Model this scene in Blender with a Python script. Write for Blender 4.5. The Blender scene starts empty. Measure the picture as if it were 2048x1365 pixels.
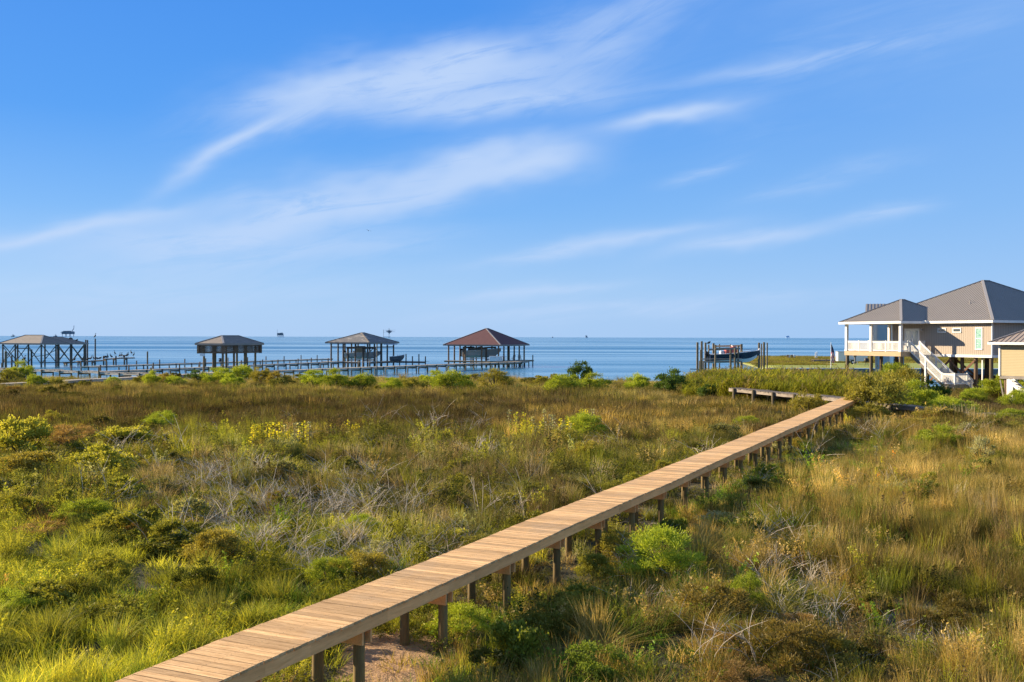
import bpy, math, random
import numpy as np
from mathutils import Vector, Matrix

random.seed(7); RNG = np.random.default_rng(11)
scene = bpy.context.scene
COL = scene.collection
R = math.radians

# ------------------------------------------------------------------ camera
CAM_H = 5.5; F = 2050.0
cd = bpy.data.cameras.new('camera'); cd.sensor_width = 36.0; cd.lens = 36.0 * F / 2048.0
cd.clip_start = 0.1; cd.clip_end = 60000
cam = bpy.data.objects.new('camera', cd); COL.objects.link(cam)
cam.matrix_world = Matrix.Translation((0, 0, CAM_H)) @ Matrix.Rotation(R(90) - 0.0038, 4, 'X') @ Matrix.Rotation(0.0026, 4, 'Z')
scene.camera = cam

# ------------------------------------------------------------------ sun and sky
SUN_EL, SUN_AZ = R(21.0), math.atan2(-0.918, 0.397)      # azimuth from +Y towards +X
sd = Vector((math.sin(SUN_AZ) * math.cos(SUN_EL), math.cos(SUN_AZ) * math.cos(SUN_EL), math.sin(SUN_EL)))
sl = bpy.data.lights.new('sun', 'SUN'); sl.energy = 5.0; sl.angle = R(0.5); sl.color = (1.0, 0.82, 0.56)
so = bpy.data.objects.new('sun', sl); COL.objects.link(so); so.location = (-80, 30, 60)
so.rotation_euler = sd.to_track_quat('Z', 'Y').to_euler()

class NT:
    """tiny node helper"""
    def __init__(s, nt): s.nt = nt
    def n(s, typ, **kw):
        nd = s.nt.nodes.new(typ)
        for k, v in kw.items(): setattr(nd, k, v)
        return nd
    def link(s, a, b): s.nt.links.new(a, b)
    def put(s, sock, v):
        if isinstance(v, bpy.types.NodeSocket): s.link(v, sock)
        else: sock.default_value = v
    def m(s, op, a, b=0.0, c=0.0, clamp=False):
        nd = s.n('ShaderNodeMath', operation=op, use_clamp=clamp)
        s.put(nd.inputs[0], a); s.put(nd.inputs[1], b)
        if len(nd.inputs) > 2: s.put(nd.inputs[2], c)
        return nd.outputs[0]
    def mix(s, f, a, b, blend='MIX'):
        nd = s.n('ShaderNodeMix', data_type='RGBA', blend_type=blend)
        s.put(nd.inputs[0], f)
        for sock, v in ((nd.inputs[6], a), (nd.inputs[7], b)):
            if isinstance(v, tuple) and len(v) == 3: v = (*v, 1)
            s.put(sock, v)
        return nd.outputs[2]
    def noise(s, vec, scale, detail=3.0, rough=0.5, dist=0.0, dim='3D'):
        nd = s.n('ShaderNodeTexNoise', noise_dimensions=dim)
        if vec is not None: s.link(vec, nd.inputs['Vector'])
        nd.inputs['Scale'].default_value = scale; nd.inputs['Detail'].default_value = detail
        nd.inputs['Roughness'].default_value = rough; nd.inputs['Distortion'].default_value = dist
        return nd.outputs['Fac']
    def ramp(s, f, stops, interp='LINEAR'):
        nd = s.n('ShaderNodeValToRGB'); e = nd.color_ramp; e.interpolation = interp
        while len(e.elements) < len(stops): e.elements.new(0.5)
        for el, (p, c) in zip(e.elements, stops):
            el.position = p
            el.color = (*c, 1) if isinstance(c, tuple) else (c, c, c, 1)
        s.put(nd.inputs[0], f)
        return nd.outputs[0]
    def comb(s, x, y, z):
        nd = s.n('ShaderNodeCombineXYZ')
        s.put(nd.inputs[0], x); s.put(nd.inputs[1], y); s.put(nd.inputs[2], z)
        return nd.outputs[0]
    def scl(s, vec, sc, rot=(0, 0, 0)):
        nd = s.n('ShaderNodeMapping'); s.link(vec, nd.inputs[0])
        nd.inputs['Scale'].default_value = sc; nd.inputs['Rotation'].default_value = rot
        return nd.outputs[0]

world = bpy.data.worlds.new('World'); scene.world = world; world.use_nodes = True
wn = NT(world.node_tree); world.node_tree.nodes.clear()
sky = wn.n('ShaderNodeTexSky', sky_type='NISHITA', sun_disc=False, sun_elevation=SUN_EL, sun_rotation=SUN_AZ,
           altitude=0, air_density=1.0, dust_density=0.6, ozone_density=2.5)
tc = wn.n('ShaderNodeTexCoord'); dirv = tc.outputs['Generated']
sp = wn.n('ShaderNodeSeparateXYZ'); wn.link(dirv, sp.inputs[0])
az = wn.m('ARCTAN2', sp.outputs[0], sp.outputs[1]); el = wn.m('ARCSINE', sp.outputs[2])
# clear-air colour by elevation, blended with the physical sky
clear = wn.ramp(wn.m('MULTIPLY', el, 1 / R(90), clamp=True),
                [(0.0, (0.42, 0.65, 1.0)), (0.03, (0.37, 0.62, 0.99)), (0.075, (0.205, 0.49, 0.98)), (0.13, (0.092, 0.365, 0.95)),
                 (0.20, (0.072, 0.31, 0.91)), (0.25, (0.085, 0.31, 0.86)), (0.42, (0.25, 0.36, 0.60)), (1.0, (0.28, 0.37, 0.55))])
side = wn.m('ADD', 1.0, wn.m('MULTIPLY', wn.m('POWER', wn.m('ABSOLUTE', wn.m('DIVIDE', az, 0.46), 0), 2.0), 0.10))
# a little paler towards both sides of the bay
hs = wn.n('ShaderNodeHueSaturation'); wn.link(sky.outputs[0], hs.inputs['Color']); hs.inputs['Saturation'].default_value = 1.25
nish = wn.mix(1.0, hs.outputs[0], (0.10, 0.10, 0.10), 'MULTIPLY')
right = wn.ramp(wn.m('ADD', 0.5, wn.m('MULTIPLY', az, 1.0)), [(0.45, 0.0), (1.0, 0.5)])
clear = wn.mix(right, clear, (0.32, 0.57, 0.98))
base = wn.mix(0.12, clear, nish)

def frame(tilt):
    c, s_ = math.cos(R(tilt)), math.sin(R(tilt))
    return (wn.m('ADD', wn.m('MULTIPLY', az, c), wn.m('MULTIPLY', el, s_)), wn.m('SUBTRACT', wn.m('MULTIPLY', el, c), wn.m('MULTIPLY', az, s_)), c, s_)
FR = {10: frame(10), 27: frame(27)}
warp = wn.noise(wn.comb(wn.m('MULTIPLY', FR[10][0], 8.0), wn.m('MULTIPLY', FR[10][1], 20.0), 3.3), 1.0, 3.0, 0.55)
warp = wn.m('SUBTRACT', warp, 0.5)
STREAK = {k: wn.noise(wn.comb(wn.m('MULTIPLY', FR[k][0], 9.0), wn.m('MULTIPLY', FR[k][1], 60.0), float(k)), 1.0, 8.0, 0.66, 0.7) for k in FR}
def wisp(px, py, length, width, tilt, amp, thr=0.36, soft=0.34):
    """one cirrus streak given by its azimuth/elevation; lengths in degrees"""
    a0 = math.atan((px - 1024) / F); e0 = math.atan((674.6 - py) / F * math.cos(a0))
    c, s_ = math.cos(R(tilt)), math.sin(R(tilt))
    da = wn.m('SUBTRACT', az, a0); de = wn.m('SUBTRACT', el, e0)
    u = wn.m('ADD', wn.m('MULTIPLY', da, c), wn.m('MULTIPLY', de, s_))
    v = wn.m('SUBTRACT', wn.m('MULTIPLY', de, c), wn.m('MULTIPLY', da, s_))
    v2 = wn.m('ADD', v, wn.m('MULTIPLY', warp, R(width) * 1.2 + R(.8)))
    g = wn.m('ADD', wn.m('POWER', wn.m('ABSOLUTE', wn.m('DIVIDE', u, R(length) / 2)), 2.4),
             wn.m('POWER', wn.m('ABSOLUTE', wn.m('DIVIDE', v2, R(width) / 2)), 1.7))
    g = wn.m('EXPONENT', wn.m('MULTIPLY', g, -1.0))
    nz = STREAK[27 if tilt > 18 else 10]
    nz = wn.m('DIVIDE', wn.m('SUBTRACT', nz, thr), soft, clamp=True)
    return wn.m('MULTIPLY', wn.m('MULTIPLY', g, nz), amp)

W = [  # px, py, length°, width°, tilt°, amp, thr, soft
    (860, 150, 17, 2.4, 11, 1.0, .20, .30), (990, 190, 14, 2.6, 3, .85, .18, .34), (640, 168, 8, 1.5, 15, .9, .14, .28), (1230, 60, 14, 3.2, 30, .45, .24, .36),
    (600, 230, 7, 2.0, 26, .55, .24, .34), (470, 292, 8.5, 0.8, 33, .9, .14, .28), (430, 240, 6, 3.0, 30, .2, .3, .4),
    (1340, 238, 7.5, .9, 8, 1.0, .14, .26), (1060, 325, 7, 1.7, 9, 1.0, .12, .26), (930, 350, 9, 2.2, 11, .9, .15, .3), (760, 400, 11, 2.0, 13, .8, .18, .3),
    (560, 440, 13, 2.8, 10, .8, .16, .32), (380, 490, 14, 2.4, 6, .65, .16, .34), (130, 462, 13, 0.9, 12, .9, .14, .28), (640, 512, 14, 1.2, 8, .5, .25, .3),
    (1200, 490, 13, 0.8, 8, .75, .18, .28), (1500, 478, 9, .9, 9, .75, .16, .28), (1640, 360, 8, 1.0, 14, .4, .22, .32),
    (1620, 120, 14, 0.8, 6, .5, .22, .32), (1770, 420, 4.5, .6, 8, .55, .16, .28), (1250, 615, 24, 1.2, 2, .5, .25, .35),
    (1060, 580, 10, .7, 5, .6, .2, .3), (1800, 60, 22, 5, 15, .25, .28, .45), (330, 590, 24, 2.0, 3, .35, .25, .35), (1400, 335, 4, .7, 16, .4, .22, .3)]
cl = None
for w_ in W:
    k = wisp(*w_)
    inv = wn.m('SUBTRACT', 1.0, k, clamp=True)
    cl = inv if cl is None else wn.m('MULTIPLY', cl, inv)
cl = wn.m('SUBTRACT', 1.0, cl, clamp=True)
final = wn.mix(wn.m('MULTIPLY', cl, 0.86), base, (0.56, 0.71, 0.97))
bg = wn.n('ShaderNodeBackground'); wn.link(final, bg.inputs[0]); bg.inputs[1].default_value = 0.45
wo = wn.n('ShaderNodeOutputWorld'); wn.link(bg.outputs[0], wo.inputs[0])
world.cycles.sampling_method = 'MANUAL'; world.cycles.sample_map_resolution = 512

scene.view_settings.view_transform = 'Standard'; scene.view_settings.look = 'None'
scene.view_settings.exposure = 1.15; scene.view_settings.gamma = 1.0
scene.cycles.max_bounces = 6; scene.cycles.diffuse_bounces = 3; scene.cycles.glossy_bounces = 3
scene.cycles.transmission_bounces = 4; scene.cycles.transparent_max_bounces = 6
scene.cycles.caustics_reflective = False; scene.cycles.caustics_refractive = False
scene.cycles.use_denoising = True

# ------------------------------------------------------------------ helpers
def hy(px): return 672.0 + 0.0026 * px
def P(px, py, Y): return Vector(((px - 1024) / F * Y, Y, CAM_H - (py - hy(px)) / F * Y))
def G(px, py, z=0.45):
    Y = (CAM_H - z) * F / (py - hy(px)); return Vector(((px - 1024) / F * Y, Y, z))

def tag(o, label=None, cat=None, group=None, kind=None):
    if label: o['label'] = label
    if cat: o['category'] = cat
    if group: o['group'] = group
    if kind: o['kind'] = kind
    return o
def empty(name, loc, rz=0.0, label=None, cat=None, group=None):
    o = bpy.data.objects.new(name, None); COL.objects.link(o); o.location = loc; o.rotation_euler = (0, 0, rz)
    o.empty_display_size = 0.2
    return tag(o, label, cat, group)
def copy_tree(o, parent=None):
    c = o.copy(); COL.objects.link(c)
    if parent: c.parent = parent
    for ch in o.children: copy_tree(ch, c)
    return c

class MB:
    def __init__(s): s.v = []; s.f = []; s.r = []; s.sm = []
    def add(s, vs, fs, r=None, smooth=False):
        b = len(s.v); s.v += [tuple(v) for v in vs]
        r = random.random() if r is None else r
        for f in fs: s.f.append(tuple(b + i for i in f)); s.r.append(r); s.sm.append(smooth)
        return s
    def box(s, c, d, rz=0.0, r=None):
        cx, cy, cz = c; x, y, z = d[0] / 2, d[1] / 2, d[2] / 2
        ca, sa = math.cos(rz), math.sin(rz)
        vs = [(cx + ca * i * x - sa * j * y, cy + sa * i * x + ca * j * y, cz + k * z) for k in (-1, 1) for (i, j) in ((-1, -1), (1, -1), (1, 1), (-1, 1))]
        return s.add(vs, [(3, 2, 1, 0), (4, 5, 6, 7), (0, 1, 5, 4), (1, 2, 6, 5), (2, 3, 7, 6), (3, 0, 4, 7)], r)
    def b2(s, x0, x1, y0, y1, z0, z1, r=None): return s.box(((x0 + x1) / 2, (y0 + y1) / 2, (z0 + z1) / 2), (x1 - x0, y1 - y0, z1 - z0), 0, r)
    def beam(s, p0, p1, w, h, r=None):
        p0, p1 = Vector(p0), Vector(p1); d = (p1 - p0).normalized()
        side = d.cross(Vector((0, 0, 1)))
        side = Vector((1, 0, 0)) if side.length < 1e-4 else side.normalized()
        up = side.cross(d)
        vs = [p + side * (i * w / 2) + up * (j * h / 2) for p in (p0, p1) for (i, j) in ((-1, -1), (1, -1), (1, 1), (-1, 1))]
        return s.add(vs, [(0, 1, 2, 3), (7, 6, 5, 4), (0, 4, 5, 1), (1, 5, 6, 2), (2, 6, 7, 3), (3, 7, 4, 0)], r)
    def tube(s, pts, rad, n=8, r=None, cap=True, sy=1.0):
        pts = [Vector(p) for p in pts]
        rad = rad if hasattr(rad, '__len__') else [rad] * len(pts)
        vs = []; fs = []
        prev = None
        for i, p in enumerate(pts):
            d = (pts[min(i + 1, len(pts) - 1)] - pts[max(i - 1, 0)]).normalized()
            if prev is None:
                prev = d.cross(Vector((0, 1, 0))) if abs(d.y) < .9 else d.cross(Vector((1, 0, 0)))
            a = (prev - d * prev.dot(d)).normalized(); prev = a; b = d.cross(a)
            for k in range(n):
                t = 2 * math.pi * k / n
                vs.append(p + a * (math.cos(t) * rad[i]) + b * (math.sin(t) * rad[i] * sy))
        for i in range(len(pts) - 1):
            for k in range(n):
                fs.append((i * n + k, i * n + (k + 1) % n, (i + 1) * n + (k + 1) % n, (i + 1) * n + k))
        if cap: fs.append(tuple(range(n - 1, -1, -1))); fs.append(tuple(range((len(pts) - 1) * n, len(pts) * n)))
        return s.add(vs, fs, r, True)
    def post(s, x, y, z0, z1, rad, n=10, r=None): return s.tube([(x, y, z0), (x, y, z1)], [rad * 1.04, rad * 0.95], n, r)
    def poly(s, pts, r=None): return s.add(pts, [tuple(range(len(pts)))], r)
    def prism(s, pts, z0, z1, r=None):
        n = len(pts); vs = [(x, y, z0) for x, y in pts] + [(x, y, z1) for x, y in pts]
        fs = [tuple(range(n - 1, -1, -1)), tuple(range(n, 2 * n))] + [(i, (i + 1) % n, n + (i + 1) % n, n + i) for i in range(n)]
        return s.add(vs, fs, r)
    def build(s, name, mat, parent=None, loc=None, bevel=0.0):
        me = bpy.data.meshes.new(name); me.from_pydata(s.v, [], s.f)
        me.polygons.foreach_set('use_smooth', s.sm)
        at = me.attributes.new('rnd', 'FLOAT', 'FACE'); at.data.foreach_set('value', s.r)
        me.materials.append(mat); me.update()
        if any(s.sm):
            me.set_sharp_from_angle(angle=R(40))
        o = bpy.data.objects.new(name, me); COL.objects.link(o)
        if parent: o.parent = parent
        if loc: o.location = loc
        if bevel:
            b = o.modifiers.new('bevel', 'BEVEL'); b.width = bevel; b.segments = 2; b.limit_method = 'ANGLE'
        return o

# ------------------------------------------------------------------ materials
def new_mat(name):
    m = bpy.data.materials.new(name); m.use_nodes = True; t = NT(m.node_tree)
    bs = m.node_tree.nodes['Principled BSDF']; return m, t, bs
def rnd_attr(t, name='rnd'): return t.n('ShaderNodeAttribute', attribute_name=name).outputs['Fac']
def obj_vec(t): return t.n('ShaderNodeTexCoord').outputs['Object']
def pos_vec(t): return t.n('ShaderNodeNewGeometry').outputs['Position']
def bump(t, bs, h, strength=0.3, dist=0.02):
    b = t.n('ShaderNodeBump'); b.inputs['Strength'].default_value = strength; b.inputs['Distance'].default_value = dist
    t.put(b.inputs['Height'], h); t.link(b.outputs[0], bs.inputs['Normal'])

def wood(name, c1, c2, rough=0.8, scale=(1, 1, 1), var=0.35, grain=0.5, worldspace=False, knots=False, stain=None):
    m, t, bs = new_mat(name)
    v = pos_vec(t) if worldspace else obj_vec(t)
    r = rnd_attr(t)
    off = t.n('ShaderNodeVectorMath', operation='ADD'); t.link(v, off.inputs[0]); t.link(t.comb(t.m('MULTIPLY', r, 37.0), t.m('MULTIPLY', r, 91.0), t.m('MULTIPLY', r, 13.0)), off.inputs[1])
    sv = t.scl(off.outputs[0], scale)
    g1 = t.noise(sv, 1.0, 5, 0.65, 0.6); g2 = t.noise(sv, 6.0, 3, 0.6)
    f = t.m('ADD', t.m('MULTIPLY', g1, 0.7), t.m('MULTIPLY', g2, 0.3))
    f = t.m('DIVIDE', t.m('SUBTRACT', f, 0.36), 0.3, clamp=True)
    c = t.mix(f, c1, c2)
    br = t.m('ADD', 1.0 - var / 2, t.m('MULTIPLY', r, var))
    c = t.mix(1.0, c, t.comb(br, br, br), 'MULTIPLY')
    if knots:
        vo = t.n('ShaderNodeTexVoronoi'); t.link(t.scl(off.outputs[0], knots), vo.inputs['Vector'])
        k = t.m('DIVIDE', t.m('SUBTRACT', 0.075, vo.outputs['Distance']), 0.03, clamp=True)
        c = t.mix(t.m('MULTIPLY', k, 0.75), c, tuple(x * 0.28 for x in c1))
    if stain:
        s_ = t.noise(v, 0.35, 4, 0.6); s_ = t.m('DIVIDE', t.m('SUBTRACT', s_, 0.45), 0.2, clamp=True)
        c = t.mix(t.m('MULTIPLY', s_, 0.6), c, stain)
    t.link(c, bs.inputs['Base Color']); bs.inputs['Roughness'].default_value = rough
    bs.inputs['Specular IOR Level'].default_value = 0.3
    bump(t, bs, f, grain, 0.004)
    return m

def plain(name, c, rough=0.6, var=0.08, nscale=3.0, bumps=0.0, metallic=0.0, dirt=None, spec=0.4):
    m, t, bs = new_mat(name); v = obj_vec(t)
    n = t.noise(v, nscale, 4, 0.6)
    lo = tuple(x * (1 - var) for x in c); hi = tuple(min(1, x * (1 + var)) for x in c)
    col = t.mix(n, lo, hi)
    if dirt:
        d = t.noise(t.scl(v, (1.2, 1.2, 0.35)), 1.6, 5, 0.65); d = t.m('DIVIDE', t.m('SUBTRACT', d, 0.5), 0.2, clamp=True)
        col = t.mix(t.m('MULTIPLY', d, 0.5), col, dirt)
    t.link(col, bs.inputs['Base Color']); bs.inputs['Roughness'].default_value = rough; bs.inputs['Metallic'].default_value = metallic
    bs.inputs['Specular IOR Level'].default_value = spec
    if bumps: bump(t, bs, n, bumps, 0.01)
    return m

def grooved(name, c, groove, axis='x', pitch=0.2, rough=0.7, width=0.16, depth=0.02):
    """siding: repeated grooves or laps"""
    m, t, bs = new_mat(name); v = obj_vec(t); s_ = t.n('ShaderNodeSeparateXYZ'); t.link(v, s_.inputs[0])
    n = t.noise(v, 1.3, 4, 0.6)
    if axis == 'h': q = t.m('ADD', s_.outputs[0], s_.outputs[1])
    else: q = s_.outputs[2]
    fr = t.m('FRACT', t.m('DIVIDE', q, pitch))
    g = t.m('LESS_THAN', fr, width)
    col = t.mix(n, tuple(x * 0.93 for x in c), tuple(x * 1.05 for x in c))
    col = t.mix(g, col, groove)
    t.link(col, bs.inputs['Base Color']); bs.inputs['Roughness'].default_value = rough
    bump(t, bs, fr if axis != 'h' else t.m('SUBTRACT', 1.0, g), 0.6, depth)
    return m

M = {}
M['new_deck'] = wood('new_pine_board', (0.82, 0.52, 0.25), (0.42, 0.23, 0.085), 0.72, (26, 2.2, 26), 0.6, 0.5, knots=(9, 2.1, 9))
M['new_joist'] = wood('pine_joist', (0.95, 0.50, 0.20), (0.70, 0.34, 0.12), 0.8, (1.2, 10, 14), 0.2, 0.5, knots=(0.9, 4, 4))
M['new_post'] = wood('treated_pole', (0.26, 0.18, 0.07), (0.12, 0.085, 0.035), 0.85, (9, 9, 0.9), 0.3, 0.6)
M['old_deck'] = wood('weathered_board', (0.26, 0.22, 0.19), (0.12, 0.10, 0.085), 0.9, (3, 12, 12), 0.6, 0.6)
M['old_edge'] = wood('bleached_edge', (0.40, 0.34, 0.28), (0.17, 0.14, 0.11), 0.9, (2, 8, 8), 0.3, 0.6)
M['pile'] = wood('marine_piling', (0.17, 0.135, 0.105), (0.07, 0.06, 0.05), 0.85, (6, 6, 0.7), 0.4, 0.6)
M['pile_warm'] = wood('brown_piling', (0.21, 0.14, 0.09), (0.10, 0.065, 0.04), 0.85, (6, 6, 0.7), 0.4, 0.6)
M['pile_tan'] = wood('tan_piling', (0.21, 0.165, 0.10), (0.11, 0.085, 0.05), 0.85, (6, 6, 0.7), 0.3, 0.6)
M['pier_deck'] = wood('pier_board', (0.56, 0.49, 0.41), (0.34, 0.29, 0.23), 0.85, (3, 12, 12), 0.4, 0.5)
M['lumber'] = wood('house_lumber', (0.56, 0.42, 0.27), (0.42, 0.30, 0.18), 0.8, (0.7, 5, 8), 0.12, 0.3)
M['greywood'] = wood('grey_lumber', (0.30, 0.27, 0.24), (0.17, 0.15, 0.13), 0.85, (2, 8, 8), 0.4, 0.5)
M['fencewood'] = wood('red_brown_fence', (0.24, 0.12, 0.07), (0.13, 0.07, 0.04), 0.85, (8, 8, 0.8), 0.5, 0.5)
M['drift'] = wood('driftwood', (0.42, 0.37, 0.31), (0.2, 0.17, 0.14), 0.9, (6, 6, 6), 0.6, 0.5)
M['white'] = plain('white_paint', (0.80, 0.79, 0.76), 0.5, 0.05, 2.0, dirt=(0.62, 0.6, 0.55))
M['whitewall'] = plain('white_gelcoat', (0.72, 0.73, 0.74), 0.35, 0.04)
M['siding_tan'] = grooved('tan_vertical_siding', (0.40, 0.33, 0.265), (0.21, 0.165, 0.13), 'h', 0.2, 0.7, 0.17)
M['siding_yel'] = grooved('yellow_lap_siding', (0.50, 0.41, 0.24), (0.28, 0.22, 0.12), 'z', 0.115, 0.7, 0.14, 0.012)
M['siding_blue'] = grooved('blue_grey_siding', (0.36, 0.38, 0.39), (0.26, 0.28, 0.29), 'z', 0.15, 0.7, 0.12, 0.012)
M['metal_roof'] = plain('grey_metal_roof', (0.27, 0.245, 0.23), 0.5, 0.08, 0.6, 0.0, 0.0, spec=0.5)
M['metal_tan'] = plain('tan_metal_roof', (0.33, 0.27, 0.23), 0.45, 0.08, 0.6, 0.0, 0.2, spec=0.5)
M['cap'] = plain('ridge_cap', (0.36, 0.33, 0.31), 0.5, 0.05)
M['glass'] = plain('window_glass', (0.05, 0.07, 0.08), 0.08, 0.05, spec=0.7)
M['lightglass'] = plain('blinds_behind_glass', (0.42, 0.47, 0.46), 0.15, 0.08, spec=0.6)
M['black'] = plain('black_plastic', (0.02, 0.02, 0.022), 0.5, 0.1)
M['navy'] = plain('navy_gelcoat', (0.01, 0.016, 0.04), 0.2, 0.05, spec=0.6)
M['greyhull'] = plain('grey_gelcoat', (0.42, 0.43, 0.43), 0.35, 0.05)
M['canvas'] = plain('grey_canvas', (0.16, 0.155, 0.15), 0.85, 0.15, 2.0, 0.4)
M['redcanvas'] = plain('faded_red_canvas', (0.40, 0.10, 0.09), 0.85, 0.2, 2.0, 0.4)
M['tancanvas'] = plain('camouflage_tan_canvas', (0.35, 0.30, 0.21), 0.85, 0.4, 5.0, 0.4)
M['alu'] = plain('aluminium', (0.55, 0.55, 0.55), 0.35, 0.05, metallic=0.7)
M['steel'] = plain('rig_steel', (0.20, 0.22, 0.26), 0.7, 0.2)
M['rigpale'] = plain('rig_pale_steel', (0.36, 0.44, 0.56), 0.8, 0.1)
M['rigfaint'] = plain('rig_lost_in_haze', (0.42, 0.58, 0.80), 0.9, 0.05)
M['bird'] = plain('brown_feathers', (0.045, 0.04, 0.038), 0.8, 0.3, 20)
M['tile_blk'] = plain('rubber', (0.02, 0.02, 0.02), 0.8, 0.1)
M['orange'] = plain('orange_tank', (0.55, 0.2, 0.08), 0.5, 0.1)
M['green_bin'] = plain('dark_green_bin', (0.03, 0.07, 0.05), 0.5, 0.1)
M['brightgreen'] = plain('bright_green_plastic', (0.08, 0.35, 0.12), 0.4, 0.1)
M['concrete'] = plain('bulkhead_concrete', (0.50, 0.47, 0.42), 0.9, 0.2, 3.0, 0.3)

def shingles(name, c1, c2, pitch=0.3, patch=None):
    m, t, bs = new_mat(name); v = obj_vec(t); s_ = t.n('ShaderNodeSeparateXYZ'); t.link(v, s_.inputs[0])
    fr = t.m('FRACT', t.m('DIVIDE', s_.outputs[2], pitch))
    row = t.m('FLOOR', t.m('DIVIDE', s_.outputs[2], pitch))
    q = t.comb(t.m('ADD', s_.outputs[0], t.m('MULTIPLY', row, 3.7)), t.m('MULTIPLY', s_.outputs[1], 1.0), t.m('MULTIPLY', row, 5.0))
    n = t.noise(q, 1.6, 2, 0.6)
    col = t.mix(t.m('DIVIDE', t.m('SUBTRACT', n, 0.35), 0.3, clamp=True), c1, c2)
    col = t.mix(t.m('LESS_THAN', fr, 0.14), col, tuple(x * 0.55 for x in c1))
    if patch:
        pn = t.noise(t.scl(v, (0.5, 0.5, 3.0)), 1.0, 3, 0.6)
        col = t.mix(t.m('DIVIDE', t.m('SUBTRACT', pn, 0.56), 0.05, clamp=True), col, patch)
    t.link(col, bs.inputs['Base Color']); bs.inputs['Roughness'].default_value = 0.85
    bump(t, bs, fr, 0.5, 0.02); return m
M['shingle_brown'] = shingles('brown_grey_shingles', (0.19, 0.165, 0.15), (0.25, 0.215, 0.195), 0.14)
M['shingle_grey'] = shingles('worn_grey_shingles', (0.115, 0.115, 0.125), (0.19, 0.185, 0.19), 0.22, patch=(0.34, 0.31, 0.28))
M['red_roof'] = shingles('dark_red_roof', (0.10, 0.036, 0.042), (0.13, 0.05, 0.057), 0.11)

# palm-leaf patterned obscured glass
m, t, bs = new_mat('leaf_pattern_glass'); v = obj_vec(t)
wv = t.n('ShaderNodeTexWave', wave_type='RINGS'); t.link(v, wv.inputs['Vector']); wv.inputs['Scale'].default_value = 2.3
wv.inputs['Distortion'].default_value = 9.0; wv.inputs['Detail'].default_value = 2.0; wv.inputs['Detail Scale'].default_value = 1.5
cc = t.ramp(wv.outputs['Fac'], [(0.0, (0.08, 0.25, 0.2)), (0.35, (0.25, 0.5, 0.42)), (0.5, (0.75, 0.85, 0.8)), (0.8, (0.35, 0.62, 0.52)), (1.0, (0.12, 0.3, 0.25))])
t.link(cc, bs.inputs['Base Color']); bs.inputs['Roughness'].default_value = 0.2; M['leafglass'] = m

def foliage(name, c_lo, c_hi, trans=0.4, use_tint=False, tip=None, warm=None, rnd_obj=0.25):
    m = bpy.data.materials.new(name); m.use_nodes = True; nt = m.node_tree; nt.nodes.clear(); t = NT(nt)
    r = t.n('ShaderNodeAttribute', attribute_name='rnd').outputs['Fac']
    c = t.mix(r, c_lo, c_hi)
    if tip:
        h = t.n('ShaderNodeAttribute', attribute_name='hgt').outputs['Fac']
        c = t.mix(t.m('MULTIPLY', t.m('POWER', h, 1.5), 0.75), c, tip)
    if use_tint:
        ti = t.n('ShaderNodeAttribute', attribute_name='tint', attribute_type='INSTANCER').outputs['Color']
        c = t.mix(1.0, c, ti, 'MULTIPLY')
    else:
        oi = t.n('ShaderNodeObjectInfo').outputs['Random']
        b = t.m('ADD', 1 - rnd_obj / 2, t.m('MULTIPLY', oi, rnd_obj))
        c = t.mix(1.0, c, t.comb(t.m('MULTIPLY', b, 1.0), b, b), 'MULTIPLY')
        if warm:
            c = t.mix(t.m('MULTIPLY', oi, 0.5), c, warm)
    d = t.n('ShaderNodeBsdfDiffuse'); t.link(c, d.inputs[0])
    tr = t.n('ShaderNodeBsdfTranslucent'); t.link(t.mix(1.0, c, (1.4, 1.3, 0.6, 1), 'MULTIPLY'), tr.inputs[0])
    gl = t.n('ShaderNodeBsdfGlossy'); gl.inputs['Roughness'].default_value = 0.45; gl.inputs[0].default_value = (1, .9, .7, 1)
    mx = t.n('ShaderNodeMixShader'); mx.inputs[0].default_value = trans; t.link(d.outputs[0], mx.inputs[1]); t.link(tr.outputs[0], mx.inputs[2])
    m2 = t.n('ShaderNodeMixShader'); m2.inputs[0].default_value = 0.012; t.link(mx.outputs[0], m2.inputs[1]); t.link(gl.outputs[0], m2.inputs[2])
    o = t.n('ShaderNodeOutputMaterial'); t.link(m2.outputs[0], o.inputs[0])
    return m
M['veg'] = foliage('marsh_blades', (0.75, 0.78, 0.75), (1.25, 1.2, 1.15), 0.38, True)
M['leaf'] = foliage('ground_leaves', (0.7, 0.75, 0.7), (1.3, 1.25, 1.2), 0.38, True)
M['shrub_bright'] = foliage('bright_green_leaves', (0.18, 0.25, 0.025), (0.42, 0.47, 0.06), 0.38, rnd_obj=0.35)
M['shrub_dark'] = foliage('dark_green_leaves', (0.05, 0.095, 0.025), (0.12, 0.19, 0.045), 0.3)
M['shrub_olive'] = foliage('olive_leaves', (0.17, 0.19, 0.035), (0.42, 0.40, 0.08), 0.35, warm=(0.30, 0.17, 0.05))
M['shrub_yellow'] = foliage('yellow_green_leaves', (0.20, 0.22, 0.03), (0.52, 0.48, 0.09), 0.42)
M['leaf_yellow'] = foliage('yellowing_leaves', (0.40, 0.42, 0.05), (0.75, 0.62, 0.06), 0.45)
M['leaf_pale'] = foliage('pale_grey_leaves', (0.24, 0.25, 0.12), (0.48, 0.46, 0.27), 0.4)
M['leaf_orange'] = foliage('orange_leaves', (0.75, 0.30, 0.03), (0.85, 0.42, 0.05), 0.45)
M['shrub_rust'] = foliage('rusty_twigs', (0.20, 0.13, 0.05), (0.42, 0.27, 0.11), 0.35)
M['twig'] = wood('dead_twig', (0.72, 0.63, 0.50), (0.46, 0.38, 0.29), 0.9, (5, 5, 5), 0.6, 0.3)
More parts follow.
